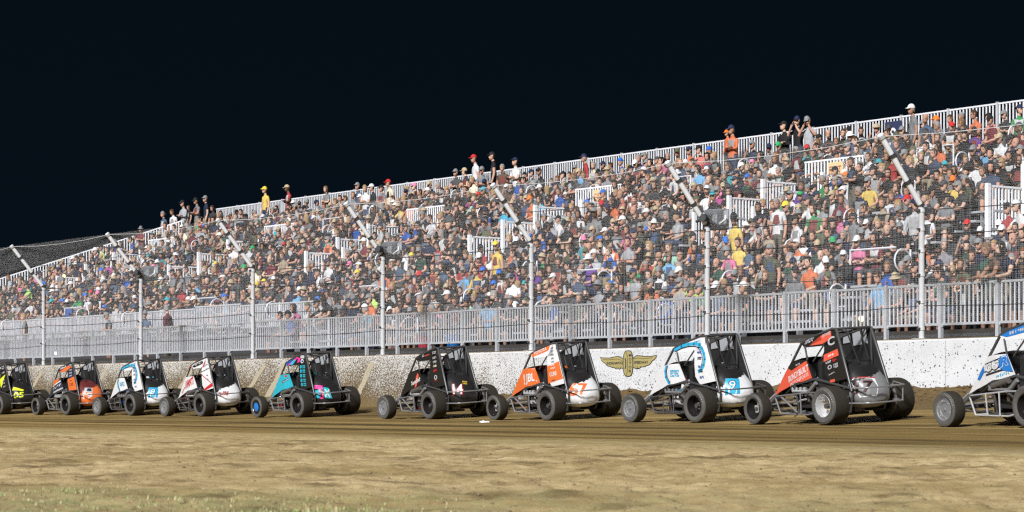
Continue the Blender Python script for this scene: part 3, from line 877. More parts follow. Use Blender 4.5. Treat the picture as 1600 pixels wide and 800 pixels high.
def shell(kind, n=16):
    """hair or cap in head coordinates"""
    V = []; P = []; R = []
    def dome(z0f, k, top=0.135, fwd=0.0, reg=HAIR, rings=5, zlow=None):
        o = len(V)
        for i in range(rings):
            t = i/(rings-1)
            for j in range(n):
                a = 2*math.pi*j/n
                zl = z0f(a); z = zl + (top-zl)*(1-(1-t)**1.7)
                q = max(0.0, 1-(max(z, 0.03)-0.03)**2/(top+0.004-0.03)**2)**0.5
                kk = k*q if z > 0.03 else k*(0.93+0.07*(z+0.10)/0.13)
                V.append((math.sin(a)*0.079*kk, math.cos(a)*0.099*kk+fwd, z))
        for i in range(rings-1):
            for j in range(n):
                P.append((o+i*n+j, o+i*n+(j+1) % n, o+(i+1)*n+(j+1) % n, o+(i+1)*n+j)); R.append(reg)
        V.append((0, fwd, top)); tt = len(V)-1
        for j in range(n): P.append((tt, o+(rings-1)*n+j, o+(rings-1)*n+(j+1) % n)); R.append(reg)
    short = lambda a: 0.062 if math.cos(a) > 0.55 else (-0.02 if math.cos(a) > -0.2 else -0.075)
    longh = lambda a: 0.066 if math.cos(a) > 0.6 else (-0.10 if math.cos(a) > 0.05 else -0.19)
    if kind == 'short': dome(short, 1.07)
    elif kind == 'long': dome(longh, 1.13, rings=6)
    else:
        dome(lambda a: short(a)-0.0 if math.cos(a) < 0.3 else 0.03, 1.05, top=0.10)     # hair showing below the cap
        dome(lambda a: 0.040 if math.cos(a) > 0 else 0.030, 1.12, top=0.150, reg=CAP)
        if kind in ('cap', 'backcap'):
            s = 1 if kind == 'cap' else -1
            o = len(V); m = 7
            for lay in (0.046, 0.038):
                for i in range(m):
                    a = -0.95+1.9*i/(m-1); V.append((math.sin(a)*0.086, s*math.cos(a)*0.100, lay+0.004))
                for i in range(m):
                    a = -0.95+1.9*i/(m-1); V.append((math.sin(a)*0.080, s*(0.06+math.cos(a)*0.125), lay-0.016+0.012*abs(math.sin(a))*-1))
            for i in range(m-1):
                q = [(i, i+1, m+i+1, m+i), (2*m+i, 3*m+i, 3*m+i+1, 2*m+i+1), (m+i, m+i+1, 3*m+i+1, 3*m+i)]
                for f in q: P.append(tuple(o+k for k in f)); R.append(CAP)
        elif kind == 'brimhat':
            o = len(V)
            for rr, z in ((1.08, 0.04), (1.75, 0.022), (1.75, 0.016), (1.08, 0.030)):
                for j in range(n):
                    a = 2*math.pi*j/n; V.append((math.sin(a)*0.080*rr, math.cos(a)*0.098*rr, z))
            for i in range(3):
                for j in range(n): P.append((o+i*n+j, o+i*n+(j+1) % n, o+(i+1)*n+(j+1) % n, o+(i+1)*n+j)); R.append(CAP)
    return np.array(V), P, R
SHELLS = {k: shell(k) for k in ('short', 'long', 'cap', 'backcap', 'brimhat')}
HEADV, HEADP, HEADR = head_mesh()

def make_pose(kind):
    N = []; E = []; S = []     # nodes, edges, (a, b, region, split, region2, radius)
    def nd(p, r): N.append((tuple(p), r)); return len(N)-1
    def ed(a, b, reg, split=None, reg2=None):
        E.append((a, b)); ra = N[a][1]; rb = N[b][1]
        m = lambda r: max(r) if isinstance(r, tuple) else r
        S.append((np.array(N[a][0]), np.array(N[b][0]), reg, split, reg2, (m(ra)+m(rb))/2))
    sit = kind.startswith('s')
    lean = {'s1': .16, 's4': .05, 't3': .30}.get(kind, 0.0 if not sit else 0.02)
    bz = 0.52 if sit else 0.93
    pel = nd((0, 0, bz), (.155, .115))
    wa = nd((0, lean*.35, bz+.19), (.142, .105))
    ch = nd((0, lean*.8, bz+.40), (.165, .115))
    nb = nd((0, lean*1.05-.01, bz+.545), (.085, .075))
    nk = nd((0, lean*1.15+.015, bz+.62), (.052, .055)); nt_ = nd((0, lean*1.2+.03, bz+.70), (.050, .055))
    ed(pel, wa, SHIRT if True else PANTS, .12, None); ed(wa, ch, SHIRT); ed(ch, nb, SHIRT); ed(nb, nk, SHIRT, .35, SKIN); ed(nk, nt_, SKIN)
    S[0] = (S[0][0], S[0][1], PANTS, .10, SHIRT, S[0][5])
    head = np.array([0, lean*1.28+.055, bz+.785])
    sh_z = bz+.485; sy = lean*.95
    arms = {
        's0': [((.235, sy+.03, sh_z-.27), (.15, sy+.28, sh_z-.36), (.13, sy+.37, sh_z-.38))]*2,
        's1': [((.225, sy+.18, sh_z-.24), (.07, sy+.36, sh_z-.28), (.02, sy+.42, sh_z-.27))]*2,
        's2': [((.235, sy+.08, sh_z-.25), (-.02, sy+.21, sh_z-.22), (-.10, sy+.21, sh_z-.20))]*2,
        's3': [((.24, sy+.17, sh_z-.17), (.09, sy+.26, sh_z+.07), (.05, sy+.25, sh_z+.15)), ((.235, sy+.03, sh_z-.27), (.14, sy+.28, sh_z-.34), (.12, sy+.36, sh_z-.35))],
        's4': [((.25, sy+.10, sh_z-.24), (.13, sy+.33, sh_z-.14), (.11, sy+.40, sh_z-.10)), ((.25, sy+.02, sh_z-.26), (.19, sy+.24, sh_z-.38), (.17, sy+.33, sh_z-.40))],
        't0': [((.23, sy-.02, sh_z-.29), (.24, sy+.05, sh_z-.54), (.235, sy+.08, sh_z-.63))]*2,
        't1': [((.235, sy+.07, sh_z-.26), (-.02, sy+.21, sh_z-.22), (-.10, sy+.21, sh_z-.20))]*2,
        't2': [((.26, sy+.15, sh_z-.14), (.10, sy+.20, sh_z+.10), (.06, sy+.19, sh_z+.19))]*2,
        't3': [((.25, sy+.14, sh_z-.25), (.20, sy+.36, sh_z-.30), (.14, sy+.42, sh_z-.30))]*2,
    }[kind]
    hands = []
    for s, (el, wr, ha) in zip((1, -1), arms):
        m = lambda p: (p[0]*s, p[1], p[2])
        a = nd((.165*s, sy-.005, sh_z), .068); b_ = nd(m(el), .046); c = nd(m(wr), .034); h = nd(m(ha), (.040, .024))
        ed(ch, a, SHIRT); ed(a, b_, 12, .50, 11); ed(b_, c, 13); ed(c, h, SKIN)
        hands.append((np.array(m(wr)), np.array(m(ha)), s))
    for s in (1, -1):
        if sit:
            hp = nd((.095*s, .05, bz-.015), .100); k = nd((.15*s, .43, bz+.0), .072); an = nd((.14*s, .44, .10), .048); t = nd((.16*s, .60, .035), .040)
        else:
            hp = nd((.09*s, .0, bz-.08), .105); k = nd((.105*s, .02, .50), .068); an = nd((.11*s, -.01, .10), .048); t = nd((.13*s, .13, .035), .042)
        ed(pel, hp, PANTS); ed(hp, k, PANTS); ed(k, an, PANTS, .12, None); ed(an, t, SHOE)
        S[-2] = (S[-2][0], S[-2][1], PANTS, .10, 9, S[-2][5])     # 9 = lower leg: skin with shorts, cloth with trousers
    V, lp, sz = skin_surface(N, E, 1)
    C = centers(V, lp, sz)
    best = np.full(len(C), 1e9); reg = np.zeros(len(C), dtype=int)
    for a, b_, r, sp, r2, rad in S:
        ab = b_-a; t = np.clip(((C-a)@ab)/(ab@ab), 0, 1); dd = np.linalg.norm(C-(a+t[:, None]*ab), axis=1)/rad
        rr = np.full(len(C), r) if sp is None or r2 is None else np.where(t < sp, r, r2)
        up = dd < best; best = np.where(up, dd, best); reg = np.where(up, rr, reg)
    cz = bz+.40
    pr = (reg == SHIRT) & (np.abs(C[:, 0]) < .085) & (C[:, 1] > lean*.8+.03) & (C[:, 2] > cz-.13) & (C[:, 2] < cz+.07); reg = np.where(pr, 10, reg)
    # head joined to the neck
    o = len(V); hv0 = o
    V = np.concatenate([V, HEADV+head]); lp = np.concatenate([lp, np.array([i+o for f in HEADP for i in f], dtype=np.int32)])
    sz = np.concatenate([sz, np.array([len(f) for f in HEADP], dtype=np.int32)]); reg = np.concatenate([reg, HEADR])
    hv1 = len(V)
    # fingers: four of unequal length and a thumb at the side of the palm
    fv = []; ff = []
    for wr, ha, s in hands:
        fd = (ha-wr)/np.linalg.norm(ha-wr); side = np.cross(fd, (0, 0, 1)); side = side/(np.linalg.norm(side)+1e-6)*s; nrm = np.cross(side, fd)
        def finger(p0, d0, L, r):
            o2 = len(V)+len(fv); d1 = d0*0.75-np.array((0, 0, .6))*0.5; d1 /= np.linalg.norm(d1); p1 = p0+d0*L*.5; p2 = p1+d1*L*.5
            for p, q in ((p0, r), (p1, r*.9), (p2, r*.6)):
                for ax, ay in ((1, 0), (0, 1), (-1, 0), (0, -1)): fv.append(p+side*ax*q+nrm*ay*q)
            for i in range(2):
                for j in range(4): ff.append((o2+i*4+j, o2+i*4+(j+1) % 4, o2+(i+1)*4+(j+1) % 4, o2+(i+1)*4+j))
            ff.append((o2+8, o2+9, o2+10, o2+11))
        for i, L in enumerate((.070, .080, .074, .058)): finger(ha+fd*.02+side*(.027-.018*i), fd, L, .0085)
        t = fd*.6+side*.8; finger(ha-fd*.025+side*.035, t/np.linalg.norm(t), .060, .0095)
    base = (V, lp, sz, reg)
    V2 = np.concatenate([V, np.array(fv)]); lp2 = np.concatenate([lp, np.array([i for f in ff for i in f], dtype=np.int32)])
    sz2 = np.concatenate([sz, np.full(len(ff), 4, dtype=np.int32)]); reg2 = np.concatenate([reg, np.full(len(ff), SKIN)])
    return dict(coarse=base, fine=(V2, lp2, sz2, reg2), head=head, hv=(hv0, hv1))
POSES = {k: make_pose(k) for k in ('s0', 's1', 's2', 's3', 's4', 't0', 't1', 't2', 't3')}

# colour names -> linear colours of cloth
SHC = {'black': (.012, .012, .014), 'charcoal': (.030, .031, .034), 'dark grey': (.06, .062, .066), 'grey': (.17, .175, .185), 'light grey': (.34, .345, .36), 'white': (.60, .60, .61), 'navy': (.012, .020, .055),
       'royal blue': (.012, .085, .36), 'sky blue': (.10, .34, .60), 'slate blue': (.06, .10, .16), 'red': (.36, .018, .022), 'maroon': (.15, .012, .022), 'orange': (.62, .125, .018), 'yellow': (.62, .42, .025), 'lime': (.36, .62, .05),
       'green': (.010, .26, .07), 'olive': (.085, .09, .045), 'dark green': (.018, .07, .045), 'teal': (.02, .30, .34), 'turquoise': (.02, .42, .62), 'mint': (.26, .55, .42), 'pink': (.62, .13, .28), 'magenta': (.40, .04, .23), 'purple': (.13, .035, .30),
       'tan': (.36, .27, .17), 'brown': (.11, .06, .032), 'salmon': (.62, .16, .11), 'cream': (.62, .55, .38), 'denim blue': (.04, .065, .115), 'plaid grey': (.22, .21, .23)}
SH_W = {'black': 42, 'charcoal': 24, 'dark grey': 17, 'grey': 15, 'light grey': 9, 'white': 11, 'navy': 11, 'royal blue': 1.8, 'sky blue': 1.6, 'slate blue': 3.5, 'red': 1.4, 'maroon': 3.5, 'orange': .7, 'yellow': .4, 'lime': .2, 'green': 1.0, 'olive': 3, 'dark green': 2.5,
        'teal': .8, 'turquoise': .5, 'mint': .6, 'pink': .9, 'magenta': .3, 'purple': .7, 'tan': 3.5, 'brown': 3.5, 'salmon': 1.2, 'cream': 2, 'denim blue': 3, 'plaid grey': 2}
HATS = {'black': (.013, .013, .015), 'white': (.68, .68, .68), 'grey': (.20, .205, .21), 'navy': (.014, .022, .06), 'red': (.50, .02, .02), 'blue': (.02, .13, .50), 'tan': (.42, .33, .21), 'orange': (.80, .17, .02), 'camo green': (.09, .095, .05), 'dark grey': (.05, .05, .055), 'teal': (.02, .32, .38), 'yellow': (.75, .55, .05), 'pink': (.75, .2, .35), 'green': (.02, .30, .10)}
HAT_W = {'black': 30, 'white': 11, 'grey': 18, 'navy': 9, 'red': 3, 'blue': 2, 'tan': 6, 'orange': .8, 'camo green': 3, 'dark grey': 8, 'teal': .8, 'yellow': .8, 'pink': .8, 'green': 1.0}
HAIRC = {'brown': (.045, .024, .012), 'dark': (.012, .009, .007), 'black': (.008, .007, .007), 'blond': (.30, .20, .09), 'grey': (.24, .235, .23), 'sandy': (.15, .09, .045), 'ginger': (.16, .055, .015)}
SKINC = [(.47, .275, .195), (.53, .325, .235), (.41, .225, .15), (.57, .37, .275), (.34, .18, .115), (.49, .26, .185), (.11, .056, .035)]
SKIN_W = [5, 5, 4, 3, 2.5, 4, .8]
PANTC = [(.03, .04, .07), (.02, .02, .022), (.10, .09, .07), (.22, .18, .12), (.05, .07, .12), (.06, .06, .065)]

for _k, _v in list(SHC.items()):
    _g = 0.3*_v[0]+0.6*_v[1]+0.1*_v[2]; SHC[_k] = tuple(0.90*(x*0.80+_g*0.20) for x in _v)
def pick(d): return random.choices(list(d), weights=list(d.values()))[0]
def rand_look(shirt=None, hat=None):
    lk = {}
    lk['shirt'] = shirt or pick(SH_W)
    lk['skin'] = random.choices(SKINC, SKIN_W)[0]
    if hat is None: hat = random.random() < 0.52
    hk = pick({'brown': 8, 'dark': 8, 'black': 3, 'blond': 4, 'grey': 4, 'sandy': 4, 'ginger': 1})
    lk['hairc'] = hk
    if hat:
        lk['shell'] = random.choices(['cap', 'backcap', 'brimhat'], [86, 9, 5])[0]
        lk['hat'] = hat if isinstance(hat, str) else pick(HAT_W)
        if lk['shell'] == 'brimhat' and lk['hat'] not in ('tan', 'grey', 'white', 'camo green'): lk['hat'] = 'tan'
    else:
        lk['shell'] = random.choices(['short', 'long', 'bald'], [62, 30, 8])[0]; lk['hat'] = None
    lk['pants'] = random.choice(PANTC); lk['shorts'] = random.random() < 0.6
    lk['shoe'] = random.choice([(.02, .02, .02), (.4, .4, .4), (.1, .08, .06)])
    lk['yaw'] = random.gauss(0.0, 0.42); lk['pitch'] = random.gauss(-0.05, 0.12); lk['roll'] = random.gauss(0, .06)
    lk['jit'] = random.uniform(.75, 1.25)
    lk['print'] = random.choice([(.42, .42, .42), (.22, .22, .22), (.02, .02, .02), (.16, .04, .035), (.04, .07, .14)]) if random.random() < .35 else None
    lk['sleeve'] = random.choices([0, 1, 2], [9, 80, 11])[0]
    lk['shades'] = random.random() < 0.10
    return lk
def hat_words(lk):
    if lk['hat']:
        return lk['hat'] + {'cap': ' cap', 'backcap': ' backward cap', 'brimhat': ' brimmed hat'}[lk['shell']]
    if lk['shell'] == 'bald': return 'bald head'
    return {'short': 'short ', 'long': 'long '}[lk['shell']] + lk['hairc'] + ' hair'
def rotm(yaw, pitch, roll):
    return np.array((Matrix.Rotation(yaw, 3, 'Z') @ Matrix.Rotation(pitch, 3, 'X') @ Matrix.Rotation(roll, 3, 'Y')))
def table(lk):
    j = lk['jit']; cl = lambda c: tuple(min(.85, x*j) for x in c)
    t = np.zeros((14, 3))
    t[SKIN] = lk['skin']; t[SHIRT] = cl(SHC[lk['shirt']]); t[PANTS] = lk['pants']; t[SHOE] = lk['shoe']
    t[EYE] = (.01, .01, .01) if lk['shades'] else tuple(c*.22 for c in lk['skin']); t[LIP] = (lk['skin'][0]*.62, lk['skin'][1]*.42, lk['skin'][2]*.42)
    t[HAIR] = HAIRC[lk['hairc']]; t[CAP] = HATS.get(lk['hat'] or 'black', (.1, .1, .1))
    t[10] = cl(lk['print']) if lk['print'] else t[SHIRT]; t[11] = t[SHIRT] if lk['sleeve'] == 2 else t[SKIN]; t[12] = t[SKIN] if lk['sleeve'] == 0 else t[SHIRT]; t[13] = t[SHIRT] if lk['sleeve'] == 2 else t[SKIN]
    t[9] = lk['skin'] if lk['shorts'] else lk['pants']
    return t
def body_arrays(pose, lk, fine):
    P = POSES[pose]; V, lp, sz, reg = P['fine' if fine else 'coarse']
    V = V.copy(); h0, h1 = P['hv']; R = rotm(lk['yaw'], lk['pitch'], lk['roll']); piv = P['head']+np.array((0, -.03, -.10))
    V[h0:h1] = (V[h0:h1]-piv)@R.T+piv
    return V, lp, sz, table(lk)[reg]
def shell_arrays(pose, lk):
    if lk['shell'] == 'bald': return None
    v, p, r = SHELLS[lk['shell']]
    P = POSES[pose]; R = rotm(lk['yaw'], lk['pitch'], lk['roll']); piv = P['head']+np.array((0, -.03, -.10))
    v = (v+P['head']-piv)@R.T+piv
    return v, np.array([i for f in p for i in f], dtype=np.int32), np.array([len(f) for f in p], dtype=np.int32), table(lk)[np.array(r)]

CLOTH = vcol_mat('clothed_figure', rough=0.8, var=0.18)

# seats
people = []      # dict(pos, rz, pose, look, row, px, py)
FACE = math.atan2(-DY, -DX)-math.pi/2       # +y of the figure towards the track
def add_person(p, pose, lk, row, rz=None, sc=1.0, must=False, note=None, lean=0):
    P = POSES[pose]; hz = P['head'][2]*sc
    px, py = proj((p.x, p.y, p.z+hz-.05))
    people.append(dict(p=p, pose=pose, lk=lk, row=row, rz=FACE if rz is None else rz, sc=sc, px=px, py=py, must=must, note=note, Y=p.y))
for i in range(NR):
    d = row_d(i); z = row_z(i); u = U0+random.uniform(0, .4)
    e = u_end(d)-0.5
    while u < e:
        if not in_gap(u, i, 0.22) and random.random() < (0.74 if i == 0 else 0.955):
            pose = random.choices(['s0', 's1', 's2', 's3', 's4'], [22, 25, 17, 20, 16])[0]
            if random.random() < (0.10 if i == 0 else 0.018): pose = random.choice(['t0', 't1', 't3' if i == 0 else 't1'])
            sc = random.gauss(0.92, .045) if random.random() > .08 else random.uniform(.68, .82)
            p = W(u+random.gauss(0, .03), d+random.gauss(0.02, .03)-(0.30 if pose[0] == 't' else 0), z)
            px, py = proj((p.x, p.y, p.z+1.2))
            if -70 < px < 1850: add_person(p, pose, rand_look(), i, FACE+random.gauss(0.10, .28), sc)
        u += random.uniform(0.42, 0.52) if random.random() > .05 else random.uniform(0.8, 1.2)
# people standing and leaning on the front rail, near end
for px, col in ((1520, 'olive'), (1545, 'dark green'), (1575, 'brown'), (1592, 'navy')):
    u = u_at(px, 2.55); add_person(W(u, 2.52, 1.72), 't3' if px != 1545 else 't0', rand_look(col, False), 0, FACE+random.gauss(0, .3), .95 if px != 1520 else .80)
# a few people walking along the aisle of the far raised section
for px in (75, 186, 236, 300, 452):
    u = u_at(px, 3.6)
    if u > 17: add_person(W(u, random.uniform(2.7, 4.0), 1.72), random.choice(['t0', 't1', 't0']), rand_look(random.choice(['charcoal', 'slate blue', 'grey', 'maroon'])), 0, FACE+random.uniform(-1.6, 1.6), random.uniform(.85, 1.0))
# clothing seen in the photograph: nearest seat takes the colour
OV = [(1268,252,'teal',None),(1303,272,'royal blue',None),(1313,375,'pink','grey'),(1275,335,'green',None),(1220,352,'red','grey'),(1472,250,'orange',None),(1492,297,'yellow','orange'),(1555,314,'red',None),(1570,212,'white','tan'),(1592,198,'green',None),(1555,207,'maroon',None),(1527,190,'orange',None),(1462,194,'slate blue',None),(1475,217,'grey','orange'),(1585,292,'white','grey'),(1487,272,'grey','teal'),(1252,270,'maroon',None),(1332,290,'white',None),(1367,297,'yellow','grey'),(1467,380,'plaid grey',False),
 (970,329,'orange',None),(1137,330,'magenta',None),(1195,292,'maroon',False),(1145,268,'teal',None),(965,262,'royal blue',None),(1105,259,'red',None),(1082,369,'orange','black'),(1055,379,'mint',None),(1065,309,'yellow',None),(1090,304,'royal blue',None),(855,327,'turquoise',None),(842,329,'orange','orange'),(997,319,'white',None),(1032,414,'lime',None),(932,427,'purple','white'),(860,424,'green',None),(995,467,'green',None),(1084,457,'lime',None),(1039,462,'royal blue',None),(1027,439,'white','grey'),(1002,462,'orange',None),(1136,414,'pink',None),
 (1277,420,'orange',None),(1350,412,'pink','white'),(1372,422,'royal blue',None),(1300,414,'grey','white'),(722,427,'red',None),(610,447,'orange',None),(630,450,'maroon',None),(775,444,'white','blue'),(740,447,'yellow',False),(697,422,'slate blue',False),(680,424,'orange',False),(750,424,'red','white'),(505,447,'royal blue',None),(370,457,'royal blue','blue'),(252,452,'green',None),(243,437,'yellow',None),(80,414,'salmon','grey'),(24,427,'light grey',False),(165,395,'lime',None),(175,429,'magenta',None),(192,448,'sky blue','grey'),(109,487,'royal blue',None),
 (790,347,'turquoise',None),(768,345,'royal blue',None),(765,392,'red','black'),(860,405,'green',None),(845,385,'royal blue',None),(912,395,'teal','pink'),(800,435,'magenta','navy'),(870,330,'royal blue',None),(905,300,'sky blue',None),(1410,300,'royal blue',None),(1200,375,'tan',None),(1255,365,'white',None),(1280,300,'green',None),(1355,400,'maroon',None),(1362,430,'sky blue',None),(1436,395,'orange',None),(1545,420,'dark green',None),(1400,345,'white',None),(1325,305,'plaid grey',None),(655,450,'maroon','red'),(570,440,'black','black'),(515,430,'white',None),(430,450,'light grey','grey'),(447,440,'denim blue',None),(330,360,'denim blue',None),(720,445,'sky blue',None),(640,340,'orange',None),(735,330,'mint',None),(690,375,'white',False),(560,375,'royal blue',None)]
used = set()
for px, py, c, hat in OV:
    bi = None; bd = 1e9
    for k, q in enumerate(people):
        if k in used: continue
        dd = math.hypot(q['px']-px, (q['py']+11)-py)
        if dd < bd: bd = dd; bi = k
    if bi is None: continue
    used.add(bi); q = people[bi]; q['lk'] = rand_look(c, hat if hat is not None else random.random() < .5); q['must'] = True; q['sc'] = max(q['sc'], .94)
    if q['pose'] == 's1' and c not in ('black',): q['pose'] = 's0'
    q['lk']['jit'] = 1.0
# people standing along the top rail: (head column, head row, shirt, hat, pose, size)
TOP = [(256,335,'slate blue',False,'t0',.95),(271,331,'white',False,'t0',.95),(287,318,'light grey',False,'t1',1.02),(296,324,'black',False,'t0',.72),(308,314,'grey','black','t1',1.0),(322,311,'navy','grey','t0',1.02),(333,325,'charcoal',False,'t0',.9),
 (415,297,'yellow','yellow','t0',1.0),(451,294,'red','black','t1',1.0),(560,291,'slate blue','grey','t0',1.0),(572,294,'white',False,'t1',1.0),(583,293,'charcoal','white','t0',1.0),(597,295,'grey','black','t1',.97),(609,286,'cream','red','t0',1.0),(713,270,'dark grey','grey','t1',.98),(728,268,'charcoal','tan','t1',.98),(743,248,'white','red','t0',1.06),(754,266,'grey','grey','t1',.97),(771,244,'black','black','t0',1.06),(786,262,'brown',False,'t0',.96),(806,253,'white','navy','t1',1.06),
 (915,247,'red','navy','t0',1.02),(1137,208,'orange','orange','t0',.70),(1145,203,'orange','navy','t1',1.06),(1226,197,'black','black','t1',1.02),(1247,189,'black','navy','t2',1.03),(1264,189,'light grey','grey','t2',1.05),(1427,171,'grey','white','t0',1.06)]
TOPN = []
for px, py, c, hat, pose, sc in TOP:
    u = u_at(px, 16.1); hz = z_at(py, u, 16.1); P = POSES[pose]
    z = hz-(P['head'][2]+.0)*sc; p = W(u, 16.1, z)
    for q in list(people):      # make room
        if q['row'] >= 18 and abs(q['px']-px) < 5: people.remove(q)
    lk = rand_look(c, hat); lk['shell'] = 'cap' if hat else ('short' if lk['shell'] == 'bald' else lk['shell']); lk['jit'] = 1.05; lk['yaw'] *= .6
    if not hat: lk['hat'] = None
    add_person(p, pose, lk, 99, FACE+random.gauss(.1, .3), sc, True, 'standing')
# two stewards in yellow shirts by the portals
for px, py in ((1149, 345), (777, 386)):
    best = None
    for dd in np.arange(5, 9, .1):
        u = u_at(px, dd); zz = z_at(py, u, dd); g = 1.72+0.413*(dd-3.3)
        if best is None or abs(zz-g-1.68) < best[0]: best = (abs(zz-g-1.68), dd, u, zz)
    _, dd, u, zz = best
    for q in list(people):
        if abs(q['px']-px) < 11 and -14 < q['py']-py < 34 and q['Y'] < W(u, dd, 0).y+.6: people.remove(q)
    lk = rand_look('yellow', 'black' if px > 1000 else 'yellow'); lk['shell'] = 'cap'; lk['jit'] = 1.1
    add_person(W(u, dd, zz-1.68), 't0', lk, 5, FACE, 1.0, True, 'steward')
# ------------------------------------------------------------------ choose 300 individuals, the rest is the crowd
CARPX = [(20, 'black and yellow car'), (105, 'orange and black car'), (210, 'far white and blue car'), (320, 'white and red car'), (475, 'turquoise car'), (675, 'all black car'), (860, 'orange and white car'), (1085, 'blue swoosh car'), (1295, 'red and black car'), (1560, 'nearest white and blue car')]
CARPX[-1] = (1560, 'leading GSR car')
def over_car(px): return min(CARPX, key=lambda c: abs(c[0]-px))[1]
ROWN = ['front', 'second', 'third', 'fourth', 'fifth', 'sixth', 'seventh', 'eighth', 'ninth', 'tenth', 'eleventh', 'twelfth', 'thirteenth', 'fourteenth', 'fifteenth', 'sixteenth', 'seventeenth', 'eighteenth', 'nineteenth', 'top']
vis = [q for q in people if -8 < q['px'] < 1608]
def score(q):
    s = F/q['Y']
    if q['must']: s += 1000
    if q['row'] == 0 and not q['must']: s += 2
    return -s
vis.sort(key=score)
solo = vis[:292]; sid = {id(q) for q in solo}
rest = [q for q in people if id(q) not in sid]
def label_of(q, alt=0):
    lk = q['lk']; hw = hat_words(lk); loc = over_car(q['px'])
    sh = lk['shirt']
    if q['row'] == 99:
        act = {'t0': 'standing at', 't1': 'arms folded at', 't2': 'shading eyes at'}[q['pose']]
        return f"person in {sh} shirt with {hw} {act} top railing above {loc}"
    if q['note'] == 'steward': return f"steward in yellow shirt standing at portal stairs above the {loc}"
    if q['pose'][0] == 't': return f"person in {sh} shirt with {hw} standing {ROWN[q['row']]} row above {loc}"
    if alt: return f"person in {sh} shirt with {hw} {alt} in {ROWN[q['row']]} row above {loc}"
    return f"person in {sh} shirt with {hw} in {ROWN[q['row']]} row above {loc}"
POSEW = {'s0': 'hands on knees', 's1': 'leaning forward', 's2': 'arms folded', 's3': 'hand raised', 's4': 'arm bent'}
seen = set()
for q in solo:
    lab = None
    for tr in range(90):
        lab = label_of(q)
        if len(lab.replace('-', ' ').split()) > 16: lab = lab.replace(' shirt with ', ' top, ').replace('light grey', 'pale').replace(' backward cap', ' cap')
        if lab not in seen and len(lab.split()) <= 16: break
        if q['row'] == 99 or q['note']: q['lk']['shirt'] = q['lk']['shirt']; 
        keep = q['lk']['shirt'] if q['must'] else None
        jit = q['lk']['jit']; q['lk'] = rand_look(keep, (q['lk']['hat'] if q['row'] == 99 and q['lk']['hat'] else None)); q['lk']['jit'] = jit
        if q['row'] == 99: q['lk']['yaw'] *= .6
    if len(lab.split()) > 16: lab = lab.replace('person in ', 'fan in ').replace(' top, ', ', ').replace('slate blue', 'slate')
    seen.add(lab)
    V, lp, sz, cc = body_arrays(q['pose'], q['lk'], True)
    me = raw_mesh('person', V, lp, sz, cc, [CLOTH]); o = bpy.data.objects.new('person', me); COL.objects.link(o)
    o.location = q['p']; o.rotation_euler.z = q['rz']; o.scale = (q['sc'],)*3
    tag(o, lab, 'person', 'spectators in the grandstand')
    sa = shell_arrays(q['pose'], q['lk'])
    if sa is not None:
        nm = 'cap' if q['lk']['hat'] else 'hair'
        if q['lk']['shell'] == 'brimhat': nm = 'hat'
        m2 = raw_mesh(nm, *sa[:3], sa[3], [CLOTH]); h = bpy.data.objects.new(nm, m2); COL.objects.link(h); h.parent = o
# everyone else: one mass
VV = []; LL = []; ZZ = []; CC = []; off = 0
for q in rest:
    c, s = math.cos(q['rz']), math.sin(q['rz']); R = np.array(((c, -s, 0), (s, c, 0), (0, 0, 1)))*q['sc']
    for arr in (body_arrays(q['pose'], q['lk'], False), shell_arrays(q['pose'], q['lk'])):
        if arr is None: continue
        V, lp, sz, cc = arr
        VV.append(V@R.T+np.array(q['p'])); LL.append(lp+off); ZZ.append(sz); CC.append(cc); off += len(V)
me = raw_mesh('crowd', np.concatenate(VV), np.concatenate(LL), np.concatenate(ZZ), np.concatenate(CC), [CLOTH])
crowd = bpy.data.objects.new('crowd', me); COL.objects.link(crowd)
tag(crowd, label='dense seated crowd filling the upper rows of the bleachers', kind='stuff')
print('people', len(people), 'solo', len(solo), 'crowd verts', off)
# ------------------------------------------------------------------ midget race cars
tyre_side = pm('dusty_sidewall', (0.060, 0.062, 0.066), 0.55, dirt=0.50, dirtcol=(.17, .145, .11), scale=16, spec=0.4)
tick_m = pm('glint_rubber', (0.22, 0.225, 0.235), 0.5, dirt=0.2)  # specular glints on the outer lugs, put in as lighter rubber
tyre_tread = pm('dirty_tread', (0.018, 0.016, 0.013), 0.9, dirt=0.20, dirtcol=(.10, .075, .045), scale=18, spec=0.25)
blk = pm('gloss_black', (0.008, 0.008, 0.009), 0.32, dirt=0.06); matblk = pm('matt_black', (0.009, 0.009, 0.010), 0.75, dirt=0.04)
steel = pm('bare_tube_steel', (0.24, 0.24, 0.25), 0.35, 0.3, dirt=0.2); dkst = pm('dark_steel', (0.07, 0.07, 0.073), 0.5, 0.2, dirt=0.25); chrome = pm('polished_metal', (0.62, 0.62, 0.63), 0.25, 0.4, dirt=0.12)
cage_m = pm('cage_tube', (0.055, 0.057, 0.062), 0.35, 0.1, dirt=0.15)
greyplate = pm('grey_screen', (0.34, 0.35, 0.37), 0.5); disc_g = pm('dusty_wheel_cover', (0.17, 0.18, 0.195), 0.6, 0.1, dirt=0.3); goldm = pm('gold_hub', (0.62, 0.42, 0.08), 0.35, 0.4); redm = pm('red_fitting', (0.45, 0.03, 0.03), 0.5)
pmat = pm('mat_white', (0.74, 0.74, 0.75), 0.4)
PAINT = {}
